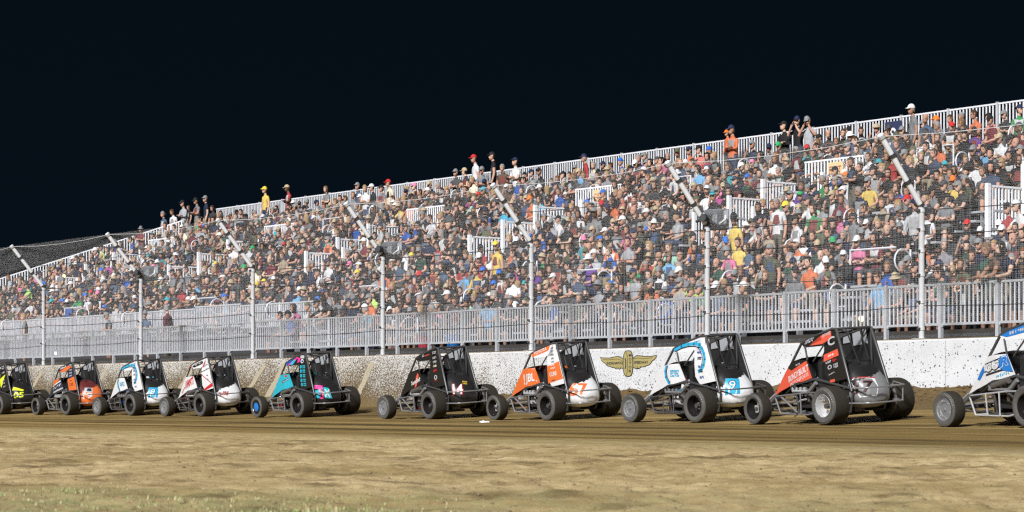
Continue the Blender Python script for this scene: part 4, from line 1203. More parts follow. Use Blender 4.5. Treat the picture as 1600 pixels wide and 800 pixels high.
def paint(name):
    c = {'white': (.76, .765, .78), 'orange': (.74, .155, .035), 'red orange': (.72, .098, .055), 'black': (.012, .012, .013), 'sky': (.02, .36, .60), 'blue': (.005, .17, .55), 'turquoise': (.01, .42, .54), 'pink': (.85, .03, .30), 'red': (.55, .015, .025), 'yellow': (.72, .78, .03),
         'navy': (.012, .022, .05), 'grey': (.20, .205, .215), 'silver': (.50, .51, .53), 'deepblue': (.008, .07, .36), 'cream': (.68, .62, .48), 'maroon': (.10, .012, .016), 'gold': (.55, .38, .04)}[name]
    return pm('paint_'+name.replace(' ', '_'), c, 0.35 if name != 'black' else 0.4, dirt=0.32 if name in ('white', 'silver') else (0.05 if name == 'black' else 0.18), scale=3)

def side_y(x, z):
    y = 0.40
    if x > 0.9: y -= (x-0.9)*0.12
    if z > 1.0: y -= (z-1.0)*0.10
    return y
def flat_cut(pts):
    """triangulated outline cut where the body bends"""
    bm = bmesh.new(); f = bm.faces.new([bm.verts.new((x, 0, z)) for x, z in pts]); bmesh.ops.triangulate(bm, faces=[f])
    for co, no in (((0.9, 0, 0), (1, 0, 0)), ((0, 0, 1.0), (0, 0, 1)), ((1.25, 0, 0), (1, 0, 0))):
        bmesh.ops.bisect_plane(bm, geom=bm.verts[:]+bm.edges[:]+bm.faces[:], plane_co=co, plane_no=no)
    bm.verts.index_update()
    vs = [(v.co.x, v.co.z) for v in bm.verts]; fs = [tuple(v.index for v in q.verts) for q in bm.faces]; bm.free()
    return vs, fs
def panel(mb, pts, side, mat, th=0.012):
    """thin curved body panel on the left (+1) or right (-1)"""
    bm = bmesh.new(); vs, fs = flat_cut(pts)
    bv = [bm.verts.new((x, side*side_y(x, z), z)) for x, z in vs]
    for f in fs:
        try: bm.faces.new([bv[i] for i in f])
        except ValueError: pass
    bmesh.ops.recalc_face_normals(bm, faces=bm.faces[:])
    r = bmesh.ops.extrude_face_region(bm, geom=bm.faces[:])
    for g in r['geom']:
        if isinstance(g, bmesh.types.BMVert): g.co.y -= side*th
    bm.verts.index_update()
    mb.add([tuple(v.co) for v in bm.verts], [tuple(v.index for v in q.verts) for q in bm.faces], mat); bm.free()
class Art:
    def __init__(self): self.parts = []
    def add(self, vs, fs, mat, name='stripe'):
        m = MB(); m.add(vs, fs, mat); self.parts.append((name, m))
    def build(self, parent):
        for n_, m in self.parts: m.build(n_, parent, fix=False)
def decal(mb, pts, mat, lay=1, side=1):
    vs, fs = flat_cut(pts); mb.add([(x, side*(side_y(x, z)+0.003*lay), z) for x, z in vs], fs, mat)
def dtext(mb, s, x0, z0, wd, ht, ang, mat, lay=2, shear=0.0, bold=0.0, rows=1, seed=0):
    """lettering starting at (x0, z0) (front, bottom) running rearward, ang = rise in degrees; s=None gives illegible print"""
    vs, fs = text_mesh(s, shear, bold) if s else scribble(seed, rows)
    ca, sa = math.cos(math.radians(ang)), math.sin(math.radians(ang))
    out = []
    for a, b in vs:
        p, q = a*wd, b*ht
        x = x0-(p*ca-q*sa*0.25); z = z0+p*sa+q*ca
        out.append((x, side_y(x, z)+0.003*lay, z))
    mb.add(out, fs, mat, 'lettering' if s else 'sponsor_print')
def quad(x0, z0, x1, z1): return [(x0, z0), (x1, z0), (x1, z1), (x0, z1)]

def wheel(parent, x, y, r, wd, rr, style, outer=1, tyre_tint=None):
    """outer: +1 when the outside face looks to +y"""
    w_ = empty('hub', (x, y, r)); 
    mb = MB(); h = wd/2
    if style == 'disc' or style == 'bluedisc':
        prof = [(h*0.96, rr), (h*0.99, rr*0.97), (h*0.86, rr*0.90), (h*0.86, rr*0.62), (h*0.74, rr*0.56), (h*0.78, rr*0.16), (h*0.90, rr*0.12), (h*0.90, 0.001)]
        mat = disc_g if style == 'disc' else blk
        mb.lathe_y([(outer*a, b) for a, b in prof], mat, 28)
        if style == 'bluedisc': mb.lathe_y([(outer*(h*0.94), rr*0.62), (outer*(h*0.97), rr*0.58), (outer*h*0.97, 0.001)], paint('blue'), 24)
        else: 
            for k in range(6):
                a = k*math.pi/3+.3; mb.tube([(math.cos(a)*rr*.75, outer*h*.84, math.sin(a)*rr*.75), (math.cos(a)*rr*.75, outer*h*.91, math.sin(a)*rr*.75)], .010, chrome, 6)
        mb.lathe_y([(-outer*h*0.96, rr), (-outer*h*0.3, rr*0.85), (-outer*h*0.3, 0.001)], matblk, 24)
    else:
        lip = {'black': blk, 'chrome': chrome, 'silver': chrome}[style]
        mb.lathe_y([(outer*h*0.97, rr), (outer*h*1.0, rr*0.985), (outer*h*0.97, rr*0.93), (outer*h*0.55, rr*0.86), (outer*h*0.10, rr*0.80), (-outer*h*0.05, rr*0.45), (outer*h*0.05, rr*0.22), (outer*h*0.05, 0.001)], lip, 28)
        mb.lathe_y([(-outer*h*0.97, rr), (-outer*h*0.5, rr*0.85), (-outer*h*0.2, 0.001)], matblk, 24)
        for k in range(6):     # bolts of the bead ring
            a = 2*math.pi*k/6; c = rr*0.955
            mb.tube([(math.cos(a)*c, outer*h*0.98, math.sin(a)*c), (math.cos(a)*c, outer*h*1.02, math.sin(a)*c)], .006, dkst, 5)
        for k in range(4):
            a = k*math.pi/2+.5; mb.box(*(sorted((math.cos(a)*rr*.25-.03, math.cos(a)*rr*.25+.03))+sorted((outer*h*.0, outer*h*.10))+sorted((math.sin(a)*rr*.25-.03, math.sin(a)*rr*.25+.03))), chrome if style == 'black' else goldm)
        mb.tube([(0, outer*h*.0, 0), (0, outer*h*.35, 0)], rr*.16, goldm if style == 'chrome' else dkst, 10)
    rim = mb.build('wheel', parent); rim.location = (x, y, r); smooth_by_angle(rim, 35)
    mb = MB(); n = 40
    prof = [(-h*0.92, rr), (-h*1.02, rr+(r-rr)*.25), (-h*1.06, rr+(r-rr)*.55), (-h*.98, rr+(r-rr)*.82), (-h*.84, r-.012), (-h*.60, r-.003), (-h*.2, r), (h*.2, r), (h*.60, r-.003), (h*.84, r-.012), (h*.98, rr+(r-rr)*.82), (h*1.06, rr+(r-rr)*.55), (h*1.02, rr+(r-rr)*.25), (h*.92, rr)]
    secs = [[(rad*math.cos(2*math.pi*j/n), a, rad*math.sin(2*math.pi*j/n)) for j in range(n)] for a, rad in prof]
    mb.loft(secs[:5], tyre_side, False); mb.loft(secs[4:10], tyre_tread, False); mb.loft(secs[9:], tyre_side, False)
    # raised shoulder lugs
    for k in range(44):
        a = 2*math.pi*k/44
        for s in (-1, 1):
            c, d = math.cos(a), math.sin(a); t = Vector((-d, 0, c))*0.006
            p0 = Vector((c*(r-.016), s*h*.85, d*(r-.016))); p1 = Vector((c*(rr+(r-rr)*.55), s*h*1.062, d*(rr+(r-rr)*.55)))
            up = Vector((c*.3, s, d*.3))*0.0035
            mb.add([p0-t, p0+t, p1+t, p1-t, p0-t+up, p0+t+up, p1+t+up, p1-t+up], [(4,5,6,7), (0,1,5,4), (1,2,6,5), (2,3,7,6), (3,0,4,7)], (tick_m if 12 < k % 22 < 21 else tyre_side) if s*outer > 0 else tyre_tread)
    ty = mb.build('tyre', rim); smooth_by_angle(ty, 30)
    bpy.data.objects.remove(w_)
    return rim

HOOD = [(1.66, .45), (1.38, .74), (1.10, 1.0), (.98, 1.02), (.66, 1.035), (.50, .74), (.80, .68), (1.02, .66), (1.19, .60), (1.44, .53)]
VISOR = [(.83, 1.30), (.62, 1.37), (.30, 1.44), (.06, 1.495), (.06, 1.26), (.25, 1.245), (.74, 1.225)]
SAIL = [(.06, 1.497), (-.05, 1.475), (-.33, .72), (.10, .66), (.22, .80), (.24, 1.243)]
RSAIL = [(.83, 1.30), (.62, 1.385), (.05, 1.52), (-.06, 1.50), (-.30, .72), (.12, .64), (.90, .66), (.94, 1.05)]
TSEC = [(.10, .29, .27, 1.00), (-.02, .325, .255, 1.00), (-.16, .35, .245, .97), (-.30, .35, .24, .90), (-.42, .33, .245, .80), (-.52, .285, .265, .70), (-.60, .20, .31, .59), (-.635, .10, .36, .52), (-.645, .02, .41, .46)]
TSEC = [tuple(a+(b-a)*k/5 for a, b in zip(TSEC[i], TSEC[i+1])) for i in range(len(TSEC)-1) for k in range(5)]+[TSEC[-1]]
def tank_pt(i, t):
    x, hw, zb, zt = TSEC[i]; c, s = math.cos(t), math.sin(t); e = 0.78
    return (x, hw*math.copysign(abs(c)**e, c), (zb+zt)/2+(zt-zb)/2*math.copysign(abs(s)**e, s))

def build_car(sp):
    root = empty('race_car'); tag(root, sp['label'], 'race car', 'midget race cars in the line on the dirt track')
    hoodc, visc, sailc = paint(sp['hood']), paint(sp['visor']), paint(sp['sail'])
    # ---- body
    mb = MB(); panel(mb, HOOD, 1, hoodc); panel(mb, HOOD, -1, hoodc)
    top = HOOD[:4]; sec = []
    for x, z in top: y = side_y(x, z); sec.append([(x, -y, z-.002), (x, -y*.6, z+.035), (x, 0, z+.05), (x, y*.6, z+.035), (x, y, z-.002)])
    vs = [p for s in sec for p in s]; mb.add(vs, [(i*5+j, i*5+j+1, (i+1)*5+j+1, (i+1)*5+j) for i in range(len(sec)-1) for j in range(4)], hoodc)
    ho = mb.build('hood', root)
    dm = Art(); sp['hood_art'](dm); dm.build(ho)
    mb = MB(); panel(mb, VISOR, 1, visc); panel(mb, VISOR, -1, visc if sp.get('rvisor') else matblk); vo = mb.build('visor_panel', root)
    dm = Art(); sp['visor_art'](dm); dm.build(vo)
    mb = MB(); panel(mb, SAIL, 1, sailc); so2 = mb.build('sail_panel', root)
    dm = Art(); sp['sail_art'](dm); dm.build(so2)
    mb = MB(); panel(mb, RSAIL, -1, matblk); ro = mb.build('sail_panel', root)
    mb = Art()      # grey stiffened windows, straps and number marks on the inner face of the far panel
    for pts in ([(.66, 1.25), (.45, 1.27), (.44, 1.405), (.64, 1.355)], [(.41, 1.21), (.20, 1.23), (.17, 1.465), (.40, 1.42)], [(.15, 1.25), (.045, 1.24), (.06, 1.485), (.135, 1.475)]):
        vs, fs = flat_cut(pts); mb.add([(x, -side_y(x, z)+.016, z) for x, z in vs], fs, greyplate, 'window_screen')
    rr = random.Random(sp['seed'])
    for k in range(4):
        x = rr.uniform(.25, .6); z = rr.uniform(.9, 1.18)
        mb.add([(x, -.385, z), (x-.07, -.385, z+.01), (x-.07, -.385, z+.045), (x, -.385, z+.035)], [(0, 1, 2, 3)], paint('silver') if k < 3 else paint(sp['accent']), 'sponsor_print')
    mb.build(ro)
    if sp.get('redge'):
        mb = MB(); panel(mb, [(-.165, 1.16), (-.135, 1.16), (-.285, .74), (-.305, .74)], -1, paint(sp['redge']), .03); o = mb.build('edge_strip', ro); o.location.y = -.006
    # ---- tail tank
    n = 72; mb = MB()
    secs = [[tank_pt(i, 2*math.pi*j/n) for j in range(n)] for i in range(len(TSEC))]
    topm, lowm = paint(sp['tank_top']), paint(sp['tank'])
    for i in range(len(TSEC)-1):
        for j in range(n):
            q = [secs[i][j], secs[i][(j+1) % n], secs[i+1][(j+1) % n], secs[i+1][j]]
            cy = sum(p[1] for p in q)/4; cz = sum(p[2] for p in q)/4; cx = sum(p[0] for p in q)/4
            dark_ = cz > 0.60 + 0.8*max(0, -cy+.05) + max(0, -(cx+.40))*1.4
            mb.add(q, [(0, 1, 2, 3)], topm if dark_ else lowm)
    mb.add(secs[0], [tuple(range(n))], topm); mb.add(secs[-1], [tuple(range(n-1, -1, -1))], lowm)
    bm = bmesh.new(); tk = mb.build('fuel_tank', root); bm.from_mesh(tk.data); bmesh.ops.remove_doubles(bm, verts=bm.verts[:], dist=1e-4); bm.to_mesh(tk.data); bm.free(); smooth_by_angle(tk, 50)
    bvh = BVHTree.FromPolygons([tuple(v.co) for v in tk.data.vertices], [tuple(p.vertices) for p in tk.data.polygons])
    dmb = Art()
    def tproj(verts, fs, mat, off=.004, cuts=2):
        """press flat artwork (in the plane facing left-rear) on the tank"""
        nrm = Vector((-.78, .52, .34)).normalized(); rt = Vector((0, 0, 1)).cross(nrm).normalized(); up = nrm.cross(rt)
        b2 = bmesh.new(); bv = [b2.verts.new((a, b, 0)) for a, b in verts]
        for f in fs:
            try: b2.faces.new([bv[i] for i in f])
            except ValueError: pass
        if cuts: bmesh.ops.subdivide_edges(b2, edges=b2.edges[:], cuts=cuts, use_grid_fill=True)
        bmesh.ops.triangulate(b2, faces=b2.faces[:]); b2.verts.index_update()
        cen = Vector((-.36, .10, .625)); out = []
        for v in b2.verts:
            o = cen + rt*v.co.x + up*v.co.y + nrm*1.0
            hit = bvh.ray_cast(o, -nrm, 3)
            out.append((hit[0]+nrm*off) if hit[0] else cen+rt*v.co.x+up*v.co.y)
        dmb.add(out, [tuple(v.index for v in q.verts) for q in b2.faces], mat, 'number' if len(fs) > 2 else 'stripe'); b2.free()
    sp['tank_art'](tproj)
    dmb.build(tk)
    mb = MB(); 
    for px_ in (.12,): mb.tube([(-.18, .352, .36), (-.20, .355, .68), (-.14, .25, .965), (-.12, 0, 1.008), (-.14, -.25, .965), (-.20, -.355, .68), (-.18, -.352, .36)], .010, matblk, 5)
    mb.build('tank_strap', tk)
    # ---- roll cage
    cm = cage_m if not sp.get('cage') else paint(sp['cage'])
    mb = MB(); r = .021
    for s in (1, -1):
        yl = .385
        mb.tube([(1.09, s*.355, 1.0), (.82, s*.36, 1.30), (.62, s*.355, 1.375), (.06, s*.345, 1.505)], r, cm, 8)
        mb.tube([(.06, s*.345, 1.505), (-.06, s*.35, 1.50), (-.40, s*.385, .52)], r+.004, cm, 8)
        mb.tube([(.66, s*.39, 1.03), (.72, s*.375, 1.25)], .016, cm, 6)
        mb.tube([(.52, s*.385, 1.0), (.24, s*.375, 1.26)], .013, cm, 6)
        mb.tube([(1.62, s*.20, .40), (1.05, s*.36, .64), (.45, s*.40, .72), (-.38, s*.38, .56)], r, cm, 8)
        mb.tube([(1.62, s*.20, .20), (1.0, s*.33, .17), (-.30, s*.34, .20), (-.40, s*.36, .50)], r, cm, 8)
        mb.tube([(.45, s*.40, .72), (.42, s*.36, .17)], .018, cm, 6); mb.tube([(1.05, s*.36, .64), (1.0, s*.33, .17)], .018, cm, 6)
        mb.tube([(-.06, s*.35, 1.49), (-.02, s*.34, .22)], .018, cm, 6)
    for x, y, z in ((.82, .36, 1.30), (.06, .345, 1.505), (-.06, .35, 1.50), (1.09, .34, 1.0)): mb.tube([(x, -y, z), (x, y, z)], .018, cm, 6)
    mb.tube([(-.06, .34, 1.5), (.45, -.34, 1.42)], .014, cm, 6); mb.tube([(-.06, -.34, 1.5), (.45, .34, 1.42)], .014, cm, 6)
    mb.tube([(-.08, .18, 1.49), (-.26, .10, .95)], .012, matblk, 5); mb.tube([(-.08, -.10, 1.49), (-.24, -.12, 1.0)], .012, matblk, 5)
    mb.tube([(.05, .0, 1.5), (.05, .0, 1.60), (.04, .03, 1.60)], .007, matblk, 5)
    cg = mb.build('roll_cage', root); smooth_by_angle(cg, 50)
    # ---- cockpit, seat, belly
    mb = MB(); mb.box(-.02, .02, -.30, .30, .25, .90, matblk); mb.box(-.02, 1.5, -.26, .26, .13, .17, matblk); mb.box(1.06, 1.10, -.31, .31, .20, .96, matblk)
    mb.add([(.70, -.375, .2), (-.3, -.375, .2), (-.3, -.375, .72), (.1, -.385, .66), (.45, -.39, .80), (.66, -.385, 1.0), (.70, -.385, .8)], [(0, 1, 2, 3, 4, 5, 6)], matblk)
    mb.add([(.45, .375, .2), (-.3, .355, .22), (-.3, .375, .62), (.1, .38, .62), (.45, .38, .68)], [(0, 1, 2, 3, 4)], matblk)
    mb.build('cockpit_tub', root)
    mb = MB(); mb.loft([[(-.02, -.24, .28), (-.02, .24, .28), (.50, .22, .30), (.50, -.22, .30)], [(.02, -.24, .33), (.02, .24, .33), (.50, .22, .36), (.50, -.22, .36)]], matblk)
    mb.loft([[(-.06, -.22, .3), (.04, -.22, .3), (.04, .22, .3), (-.06, .22, .3)], [(-.12, -.24, 1.0), (-.03, -.24, 1.0), (-.03, .24, 1.0), (-.12, .24, 1.0)], [(-.11, -.14, 1.18), (-.05, -.14, 1.18), (-.05, .14, 1.18), (-.11, .14, 1.18)]], matblk)
    o = mb.build('seat', root); o.location = (.52, .06, -.04)
    mb = MB(); mb.tube([(.50+.05*math.sin(t)*.3, .15*math.cos(t), .80+.15*math.sin(t)) for t in np.linspace(0, 2*math.pi, 15)], .012, matblk, 6); mb.tube([(.50, 0, .80), (.68, 0, .74)], .02, dkst, 6); o = mb.build('steering_wheel', root); o.location = (.56, .06, 0)
    # ---- engine and exhaust
    mb = MB(); mb.box(.80, 1.22, -.20, .16, .24, .50, dkst); mb.box(.78, 1.24, -.12, .25, .50, .63, steel); mb.box(.82, 1.20, .16, .22, .28, .46, steel)
    for k in range(4): mb.tube([(.86+.10*k, .10, .60), (.86+.10*k, .02, .72)], .026, chrome, 8)
    mb.tube([(1.28, .0, .36), (1.34, .0, .36)], .10, dkst, 12); mb.tube([(.74, .2, .42), (.80, .2, .42)], .12, steel, 12)
    eo = mb.build('engine', root)
    mb = MB()
    for k in range(4): x = .86+.10*k; mb.tube([(x, .22, .56), (x-.02, .34, .57), (x-.10, .40, .53), (.62, .42, .50+.01*k)], .022, chrome if sp['seed'] % 2 else steel, 7)
    mb.build('exhaust_header', eo)
    mb = MB(); mb.tube([(.66, .42, .50), (.55, .425, .56), (.42, .43, .66)], .035, steel, 8); 
    if sp['seed'] in (4, 5, 7, 8): mb.tube([(.98, .41, .58), (.60, .43, .66)], .045, pm('burnt_muffler', (.12, .115, .11), .5, .3, dirt=.25), 10)
    mb.build('muffler', eo)
    rr = random.Random(sp['seed']+5)
    for k in range(16):
        a = Vector((rr.uniform(.45, 1.45), rr.uniform(.05, .33), rr.uniform(.20, .60))); b = a+Vector((rr.uniform(-.35, .35), rr.uniform(-.05, .08), rr.uniform(-.12, .12)))
        b.y = min(b.y, .36); mb = MB(); mb.tube([a, (a+b)/2+Vector((0, .01, .02)), b], rr.uniform(.006, .016), rr.choice([steel, dkst, matblk, matblk, chrome, paint(sp['accent'])]), 5); mb.build('hose', eo)
    for k in range(7):
        x = rr.uniform(.5, 1.4); y = rr.uniform(.1, .30); z = rr.uniform(.2, .5); q = rr.uniform(.02, .05); mb = MB(); mb.box(x-q, x+q, y-q*.6, y+q*.6, z-q*.7, z+q*.7, rr.choice([steel, dkst, matblk, matblk, chrome])); mb.build('pump', eo)
    # ---- axles, springs, rods
    mb = MB(); mb.tube([(1.75, -.60, .27), (1.75, .60, .27)], .030, steel, 8)
    for s in (1, -1):
        mb.tube([(1.75, s*.44, .30), (1.10, s*.30, .36)], .014, steel, 6); mb.tube([(1.75, s*.44, .22), (1.15, s*.30, .22)], .014, dkst, 6)
        mb.tube([(1.73, s*.40, .30), (1.52, s*.24, .56)], .026, dkst, 7); mb.tube([(1.60, s*.30, .40), (1.42, s*.30, .43)], .028, matblk, 7)
        mb.box(1.70, 1.80, s*.50-.03, s*.50+.03, .20, .36, dkst)
    mb.tube([(1.66, -.30, .47), (1.66, .30, .47)], .030, steel, 8); mb.tube([(1.66, .30, .47), (1.74, .42, .34)], .022, dkst, 6)
    mb.tube([(1.60, .20, .40), (1.86, .16, .36), (1.90, 0, .36), (1.86, -.16, .36), (1.60, -.20, .40)], .016, dkst, 6); mb.tube([(1.60, .20, .22), (1.86, .16, .24), (1.90, 0, .36)], .014, dkst, 6)
    mb.build('front_axle', root)
    mb = MB(); mb.tube([(0, -.72, .30), (0, .60, .30)], .042, dkst, 8); mb.box(-.11, .11, -.10, .10, .18, .42, dkst)
    for s, y in ((1, .36), (-1, -.48)):
        mb.tube([(0, y, .33), (.55, s*.35, .44)], .016, steel, 6); mb.tube([(-.05, y, .26), (.45, s*.35, .22)], .016, dkst, 6); mb.tube([(-.08, y, .30), (-.20, s*.32, .62)], .030, dkst, 7)
        mb.tube([(-.02, y, .30), (-.30, s*.36, .44)], .018, dkst, 6)
    mb.build('rear_axle', root)
    # ---- nerf bars
    nm = {'steel': steel, 'dark': dkst, 'chrome': chrome}[sp.get('nerf', 'steel')]
    for s in (1, -1):
        mb = MB(); y = .60 if s > 0 else .66
        mb.tube([(.46, s*.36, .50), (.44, s*y, .515), (1.30, s*(y-.06), .455), (1.40, s*(y-.10), .44), (1.28, s*(y-.10), .17)], .013, nm, 7)
        mb.tube([(.44, s*.36, .20), (.44, s*y, .165), (1.28, s*(y-.10), .17), (1.22, s*.32, .18)], .013, nm, 7)
        mb.tube([(.62, s*y, .50), (.62, s*y, .17)], .012, nm, 6); 
        if sp['seed'] % 2: mb.tube([(1.22, s*(y-.07), .455), (.72, s*y, .20)], .016, nm, 6)
        else: mb.tube([(.94, s*(y-.02), .48), (.94, s*(y-.04), .17)], .012, nm, 6)
        o = mb.build('nerf_bar', root); smooth_by_angle(o, 50)
    mb = MB()      # rear bumper
    mb.tube([(-.20, .38, .57), (-.68, .36, .57), (-.74, .28, .57), (-.74, -.36, .57), (-.66, -.46, .57), (-.22, -.40, .57)], .013, nm, 7)
    mb.tube([(-.22, .36, .33), (-.66, .34, .33), (-.72, .26, .33), (-.72, -.34, .33), (-.64, -.44, .33), (-.24, -.38, .33)], .013, nm, 7)
    for y in (-.38,): mb.tube([(-.72, y, .57), (-.70, y, .33)], .013, nm, 6)
    mb.tube([(-.66, -.46, .57), (-.30, -.56, .62), (-.22, -.50, .36), (-.64, -.44, .33)], .015, nm, 6)
    o = mb.build('rear_bumper', root); smooth_by_angle(o, 50)
    # ---- wheels
    wheel(root, 0, .49, .306, .33, .185, sp.get('rear', 'black'), 1)
    wheel(root, 0, -.77, .335, .42, .185, 'black', -1)
    wheel(root, 1.75, .60, .262, .21, .170, sp['front'], 1)
    wheel(root, 1.75, -.60, .262, .21, .170, 'black', -1)
    # ---- place: contact of the left rear tyre and left front tyre as in the photo
    Zc = sp['Z']; X = (sp['lr']-800)/F*Zc
    best = None
    if sp.get('heading') is None:
        for t in np.linspace(15, 70, 5501):
            a = math.radians(t); e_ = abs(800+F*(X-1.75*math.sin(a)-.08*math.cos(a))/(Zc+1.75*math.cos(a)-.08*math.sin(a))-sp['fl'])
            if best is None or e_ < best[0]: best = (e_, t)
        th = math.radians(best[1])
    else: th = math.radians(sp['heading'])
    fwd = Vector((-math.sin(th), math.cos(th), 0)); lft = Vector((-math.cos(th), -math.sin(th), 0))
    p = Vector((X, Zc, 0))-lft*.655
    rzw = math.atan2(fwd.y, fwd.x)
    zl = lane_z(*(p+lft*.49).xy); zr = lane_z(*(p-lft*.77).xy)
    roll = math.atan2(zr-zl, 1.26); roll = min(max(roll, math.radians(2.6)), math.radians(4.4))
    zf = lane_z(*(p+fwd*1.75).xy); pitch = -math.atan2(zf-zl, 1.75)*.8
    root.matrix_world = Matrix.Translation((p.x, p.y, zl)) @ Matrix.Rotation(rzw, 4, 'Z') @ Matrix.Rotation(-roll, 4, 'X')
    Rm = Matrix.Rotation(rzw, 4, 'Z') @ Matrix.Rotation(-roll, 4, 'X')
    low = min((Rm @ Vector((0, .49+dy, 0))).z for dy in (-.16, .16))
    root.location.z = zl - low - 0.010
    # ---- driver sits inside: a person of his own
    dr = empty('person'); tag(dr, sp['driver'], 'person', 'race drivers belted into the cars')
    dr.matrix_world = root.matrix_world @ Matrix.Translation((.52, .08, -.06))
    driver(dr, sp)
    return root

def driver(dr, sp):
    suit = paint(sp.get('suit', 'black')); glove = paint(sp.get('glove', 'black')); hel = paint(sp.get('helmet', 'black'))
    N = []; E = []
    def nd(p, r): N.append((p, r)); return len(N)-1
    pel = nd((.10, 0, .42), (.15, .12)); w_ = nd((.05, 0, .56), (.14, .11)); c = nd((.03, 0, .72), (.17, .12)); nb = nd((.03, 0, .83), (.08, .08)); nk = nd((.05, 0, .90), .055); hd = nd((.06, 0, .98), .06)
    E += [(pel, w_), (w_, c), (c, nb), (nb, nk), (nk, hd)]
    for s in (1, -1):
        a = nd((.04, s*.18, .77), .07); e = nd((.12, s*.29, .66), .05); w2 = nd((.08, s*.25, .82), .038); h = nd((.09, s*.245, .88), .048)
        hp = nd((.14, s*.10, .40), .10); k = nd((.52, s*.13, .50), .07); an = nd((.64, s*.12, .26), .05)
        E += [(c, a), (a, e), (e, w2), (w2, h), (pel, hp), (hp, k), (k, an)]
    V, lp, sz = skin_surface(N, E, 1); C = centers(V, lp, sz)
    pmi = np.where((np.hypot(C[:, 0]-.09, np.abs(C[:, 1])-.245) < .08) & (C[:, 2] > .80), 1, 0)
    me = raw_mesh('race_suit_body', V, lp, sz, None, [suit, glove], True, pmi); o = bpy.data.objects.new('body', me); COL.objects.link(o); o.parent = dr
    mb = MB(); secs = []
    for z, k, dx in ((-.13, .62, .01), (-.10, .84, .02), (-.05, .97, .015), (0, 1.0, 0), (.06, .96, 0), (.10, .80, -.005), (.128, .52, -.005), (.138, .15, 0)):
        secs.append([(.075+dx+math.cos(a)*.145*k, math.sin(a)*.125*k, 1.0+z) for a in [2*math.pi*j/18 for j in range(18)]])
    mb.loft(secs, hel); ho = mb.build('helmet', dr); smooth_by_angle(ho, 60)
    mb = MB(); vs = []
    for z, k in ((-.02, 1.005), (.05, .985)):
        for j in range(9): a = -1.1+2.2*j/8; vs.append((.076+math.cos(a)*.147*k, math.sin(a)*.127*k, 1.0+z))
    mb.add(vs, [(j, j+1, 9+j+1, 9+j) for j in range(8)], blk); mb.build('visor', ho)

# ---- artwork of each car -------------------------------------------------
P_ = paint
def nothing(*a): pass
def strip_logos(mb, mats, seed, x=.16, z0=.80, z1=1.42, w0=.13, hh=.055):
    """little sponsor prints down the sail panel"""
    rr = random.Random(seed); z = z1
    k = 0
    while z > z0:
        xx = x - (1.42-z)*0.16
        dtext(mb, None, xx+.02, z-hh, w0*rr.uniform(.75, 1.1), hh*rr.uniform(.7, 1), 8, mats[k % len(mats)], rows=rr.choice([1, 1, 2]), seed=seed+k); z -= hh*1.75; k += 1
def swoosh(mb, col, edge):
    # arc over the window and down the sail, and round the hood nose
    def arc(pts, wd, mat, lay):
        for a, b in zip(pts[:-1], pts[1:]):
            tx, tz = b[0]-a[0], b[1]-a[1]; L = math.hypot(tx, tz); nx, nz = -tz/L*wd/2, tx/L*wd/2
            e = .12; decal(mb, [(a[0]-tx*e+nx, a[1]-tz*e+nz), (b[0]+tx*e+nx, b[1]+tz*e+nz), (b[0]+tx*e-nx, b[1]+tz*e-nz), (a[0]-tx*e-nx, a[1]-tz*e-nz)], mat, lay)
    return arc
def art_swoosh(sp):
    def hood(mb):
        arc = swoosh(mb, 0, 0)
        arc([(1.02, .995), (1.07, .90), (1.06, .80), (.98, .705), (.93, .69)], .06, P_('sky'), 1); arc([(.985, .995), (1.025, .90), (1.01, .80), (.93, .705)], .02, P_('navy'), 2)
        dtext(mb, None, .90, .80, .24, .13, 0, P_('sky'), rows=3, seed=sp+1); 
    def vis(mb):
        arc = swoosh(mb, 0, 0)
        arc([(.78, 1.275), (.60, 1.335), (.42, 1.37), (.26, 1.375), (.09, 1.36)], .055, P_('sky'), 1); arc([(.76, 1.25), (.58, 1.302), (.40, 1.33), (.24, 1.33), (.10, 1.305)], .018, P_('navy'), 2)
        dtext(mb, None, .25, 1.39, .15, .035, 4, P_('sky'), seed=sp+3)
    def sail(mb):
        arc = swoosh(mb, 0, 0)
        arc([(.12, 1.345), (.04, 1.29), (-.02, 1.20), (-.045, 1.10), (-.02, 1.0), (.05, .92), (.13, .89)], .065, P_('sky'), 1); arc([(.14, 1.30), (.075, 1.25), (.03, 1.18), (.01, 1.10), (.03, 1.01)], .016, P_('navy'), 2)
        for k, z in enumerate((1.22, 1.12, .98, .90, .79)): dtext(mb, None, .17-(1.3-z)*.15, z-.03, .11, .055, 4, P_('navy') if k % 2 else P_('deepblue'), 3, rows=1+k % 2, seed=sp+k)
    def tank(tp):
        tp([(-.13, -.22), (.13, -.22), (.15, .08), (-.10, .08)], [(0, 1, 2, 3)], P_('sky'), .003, 5)
        vs, fs = text_mesh('9', shear=.15); tp([(-.06+a*.14, -.16+b*.20) for a, b in vs], fs, P_('navy'), .006)
        vs, fs = text_mesh('9', shear=.15); tp([(-.045+a*.11, -.145+b*.17) for a, b in vs], fs, P_('white'), .009)
    return dict(hood_art=hood, visor_art=vis, sail_art=sail, tank_art=tank)
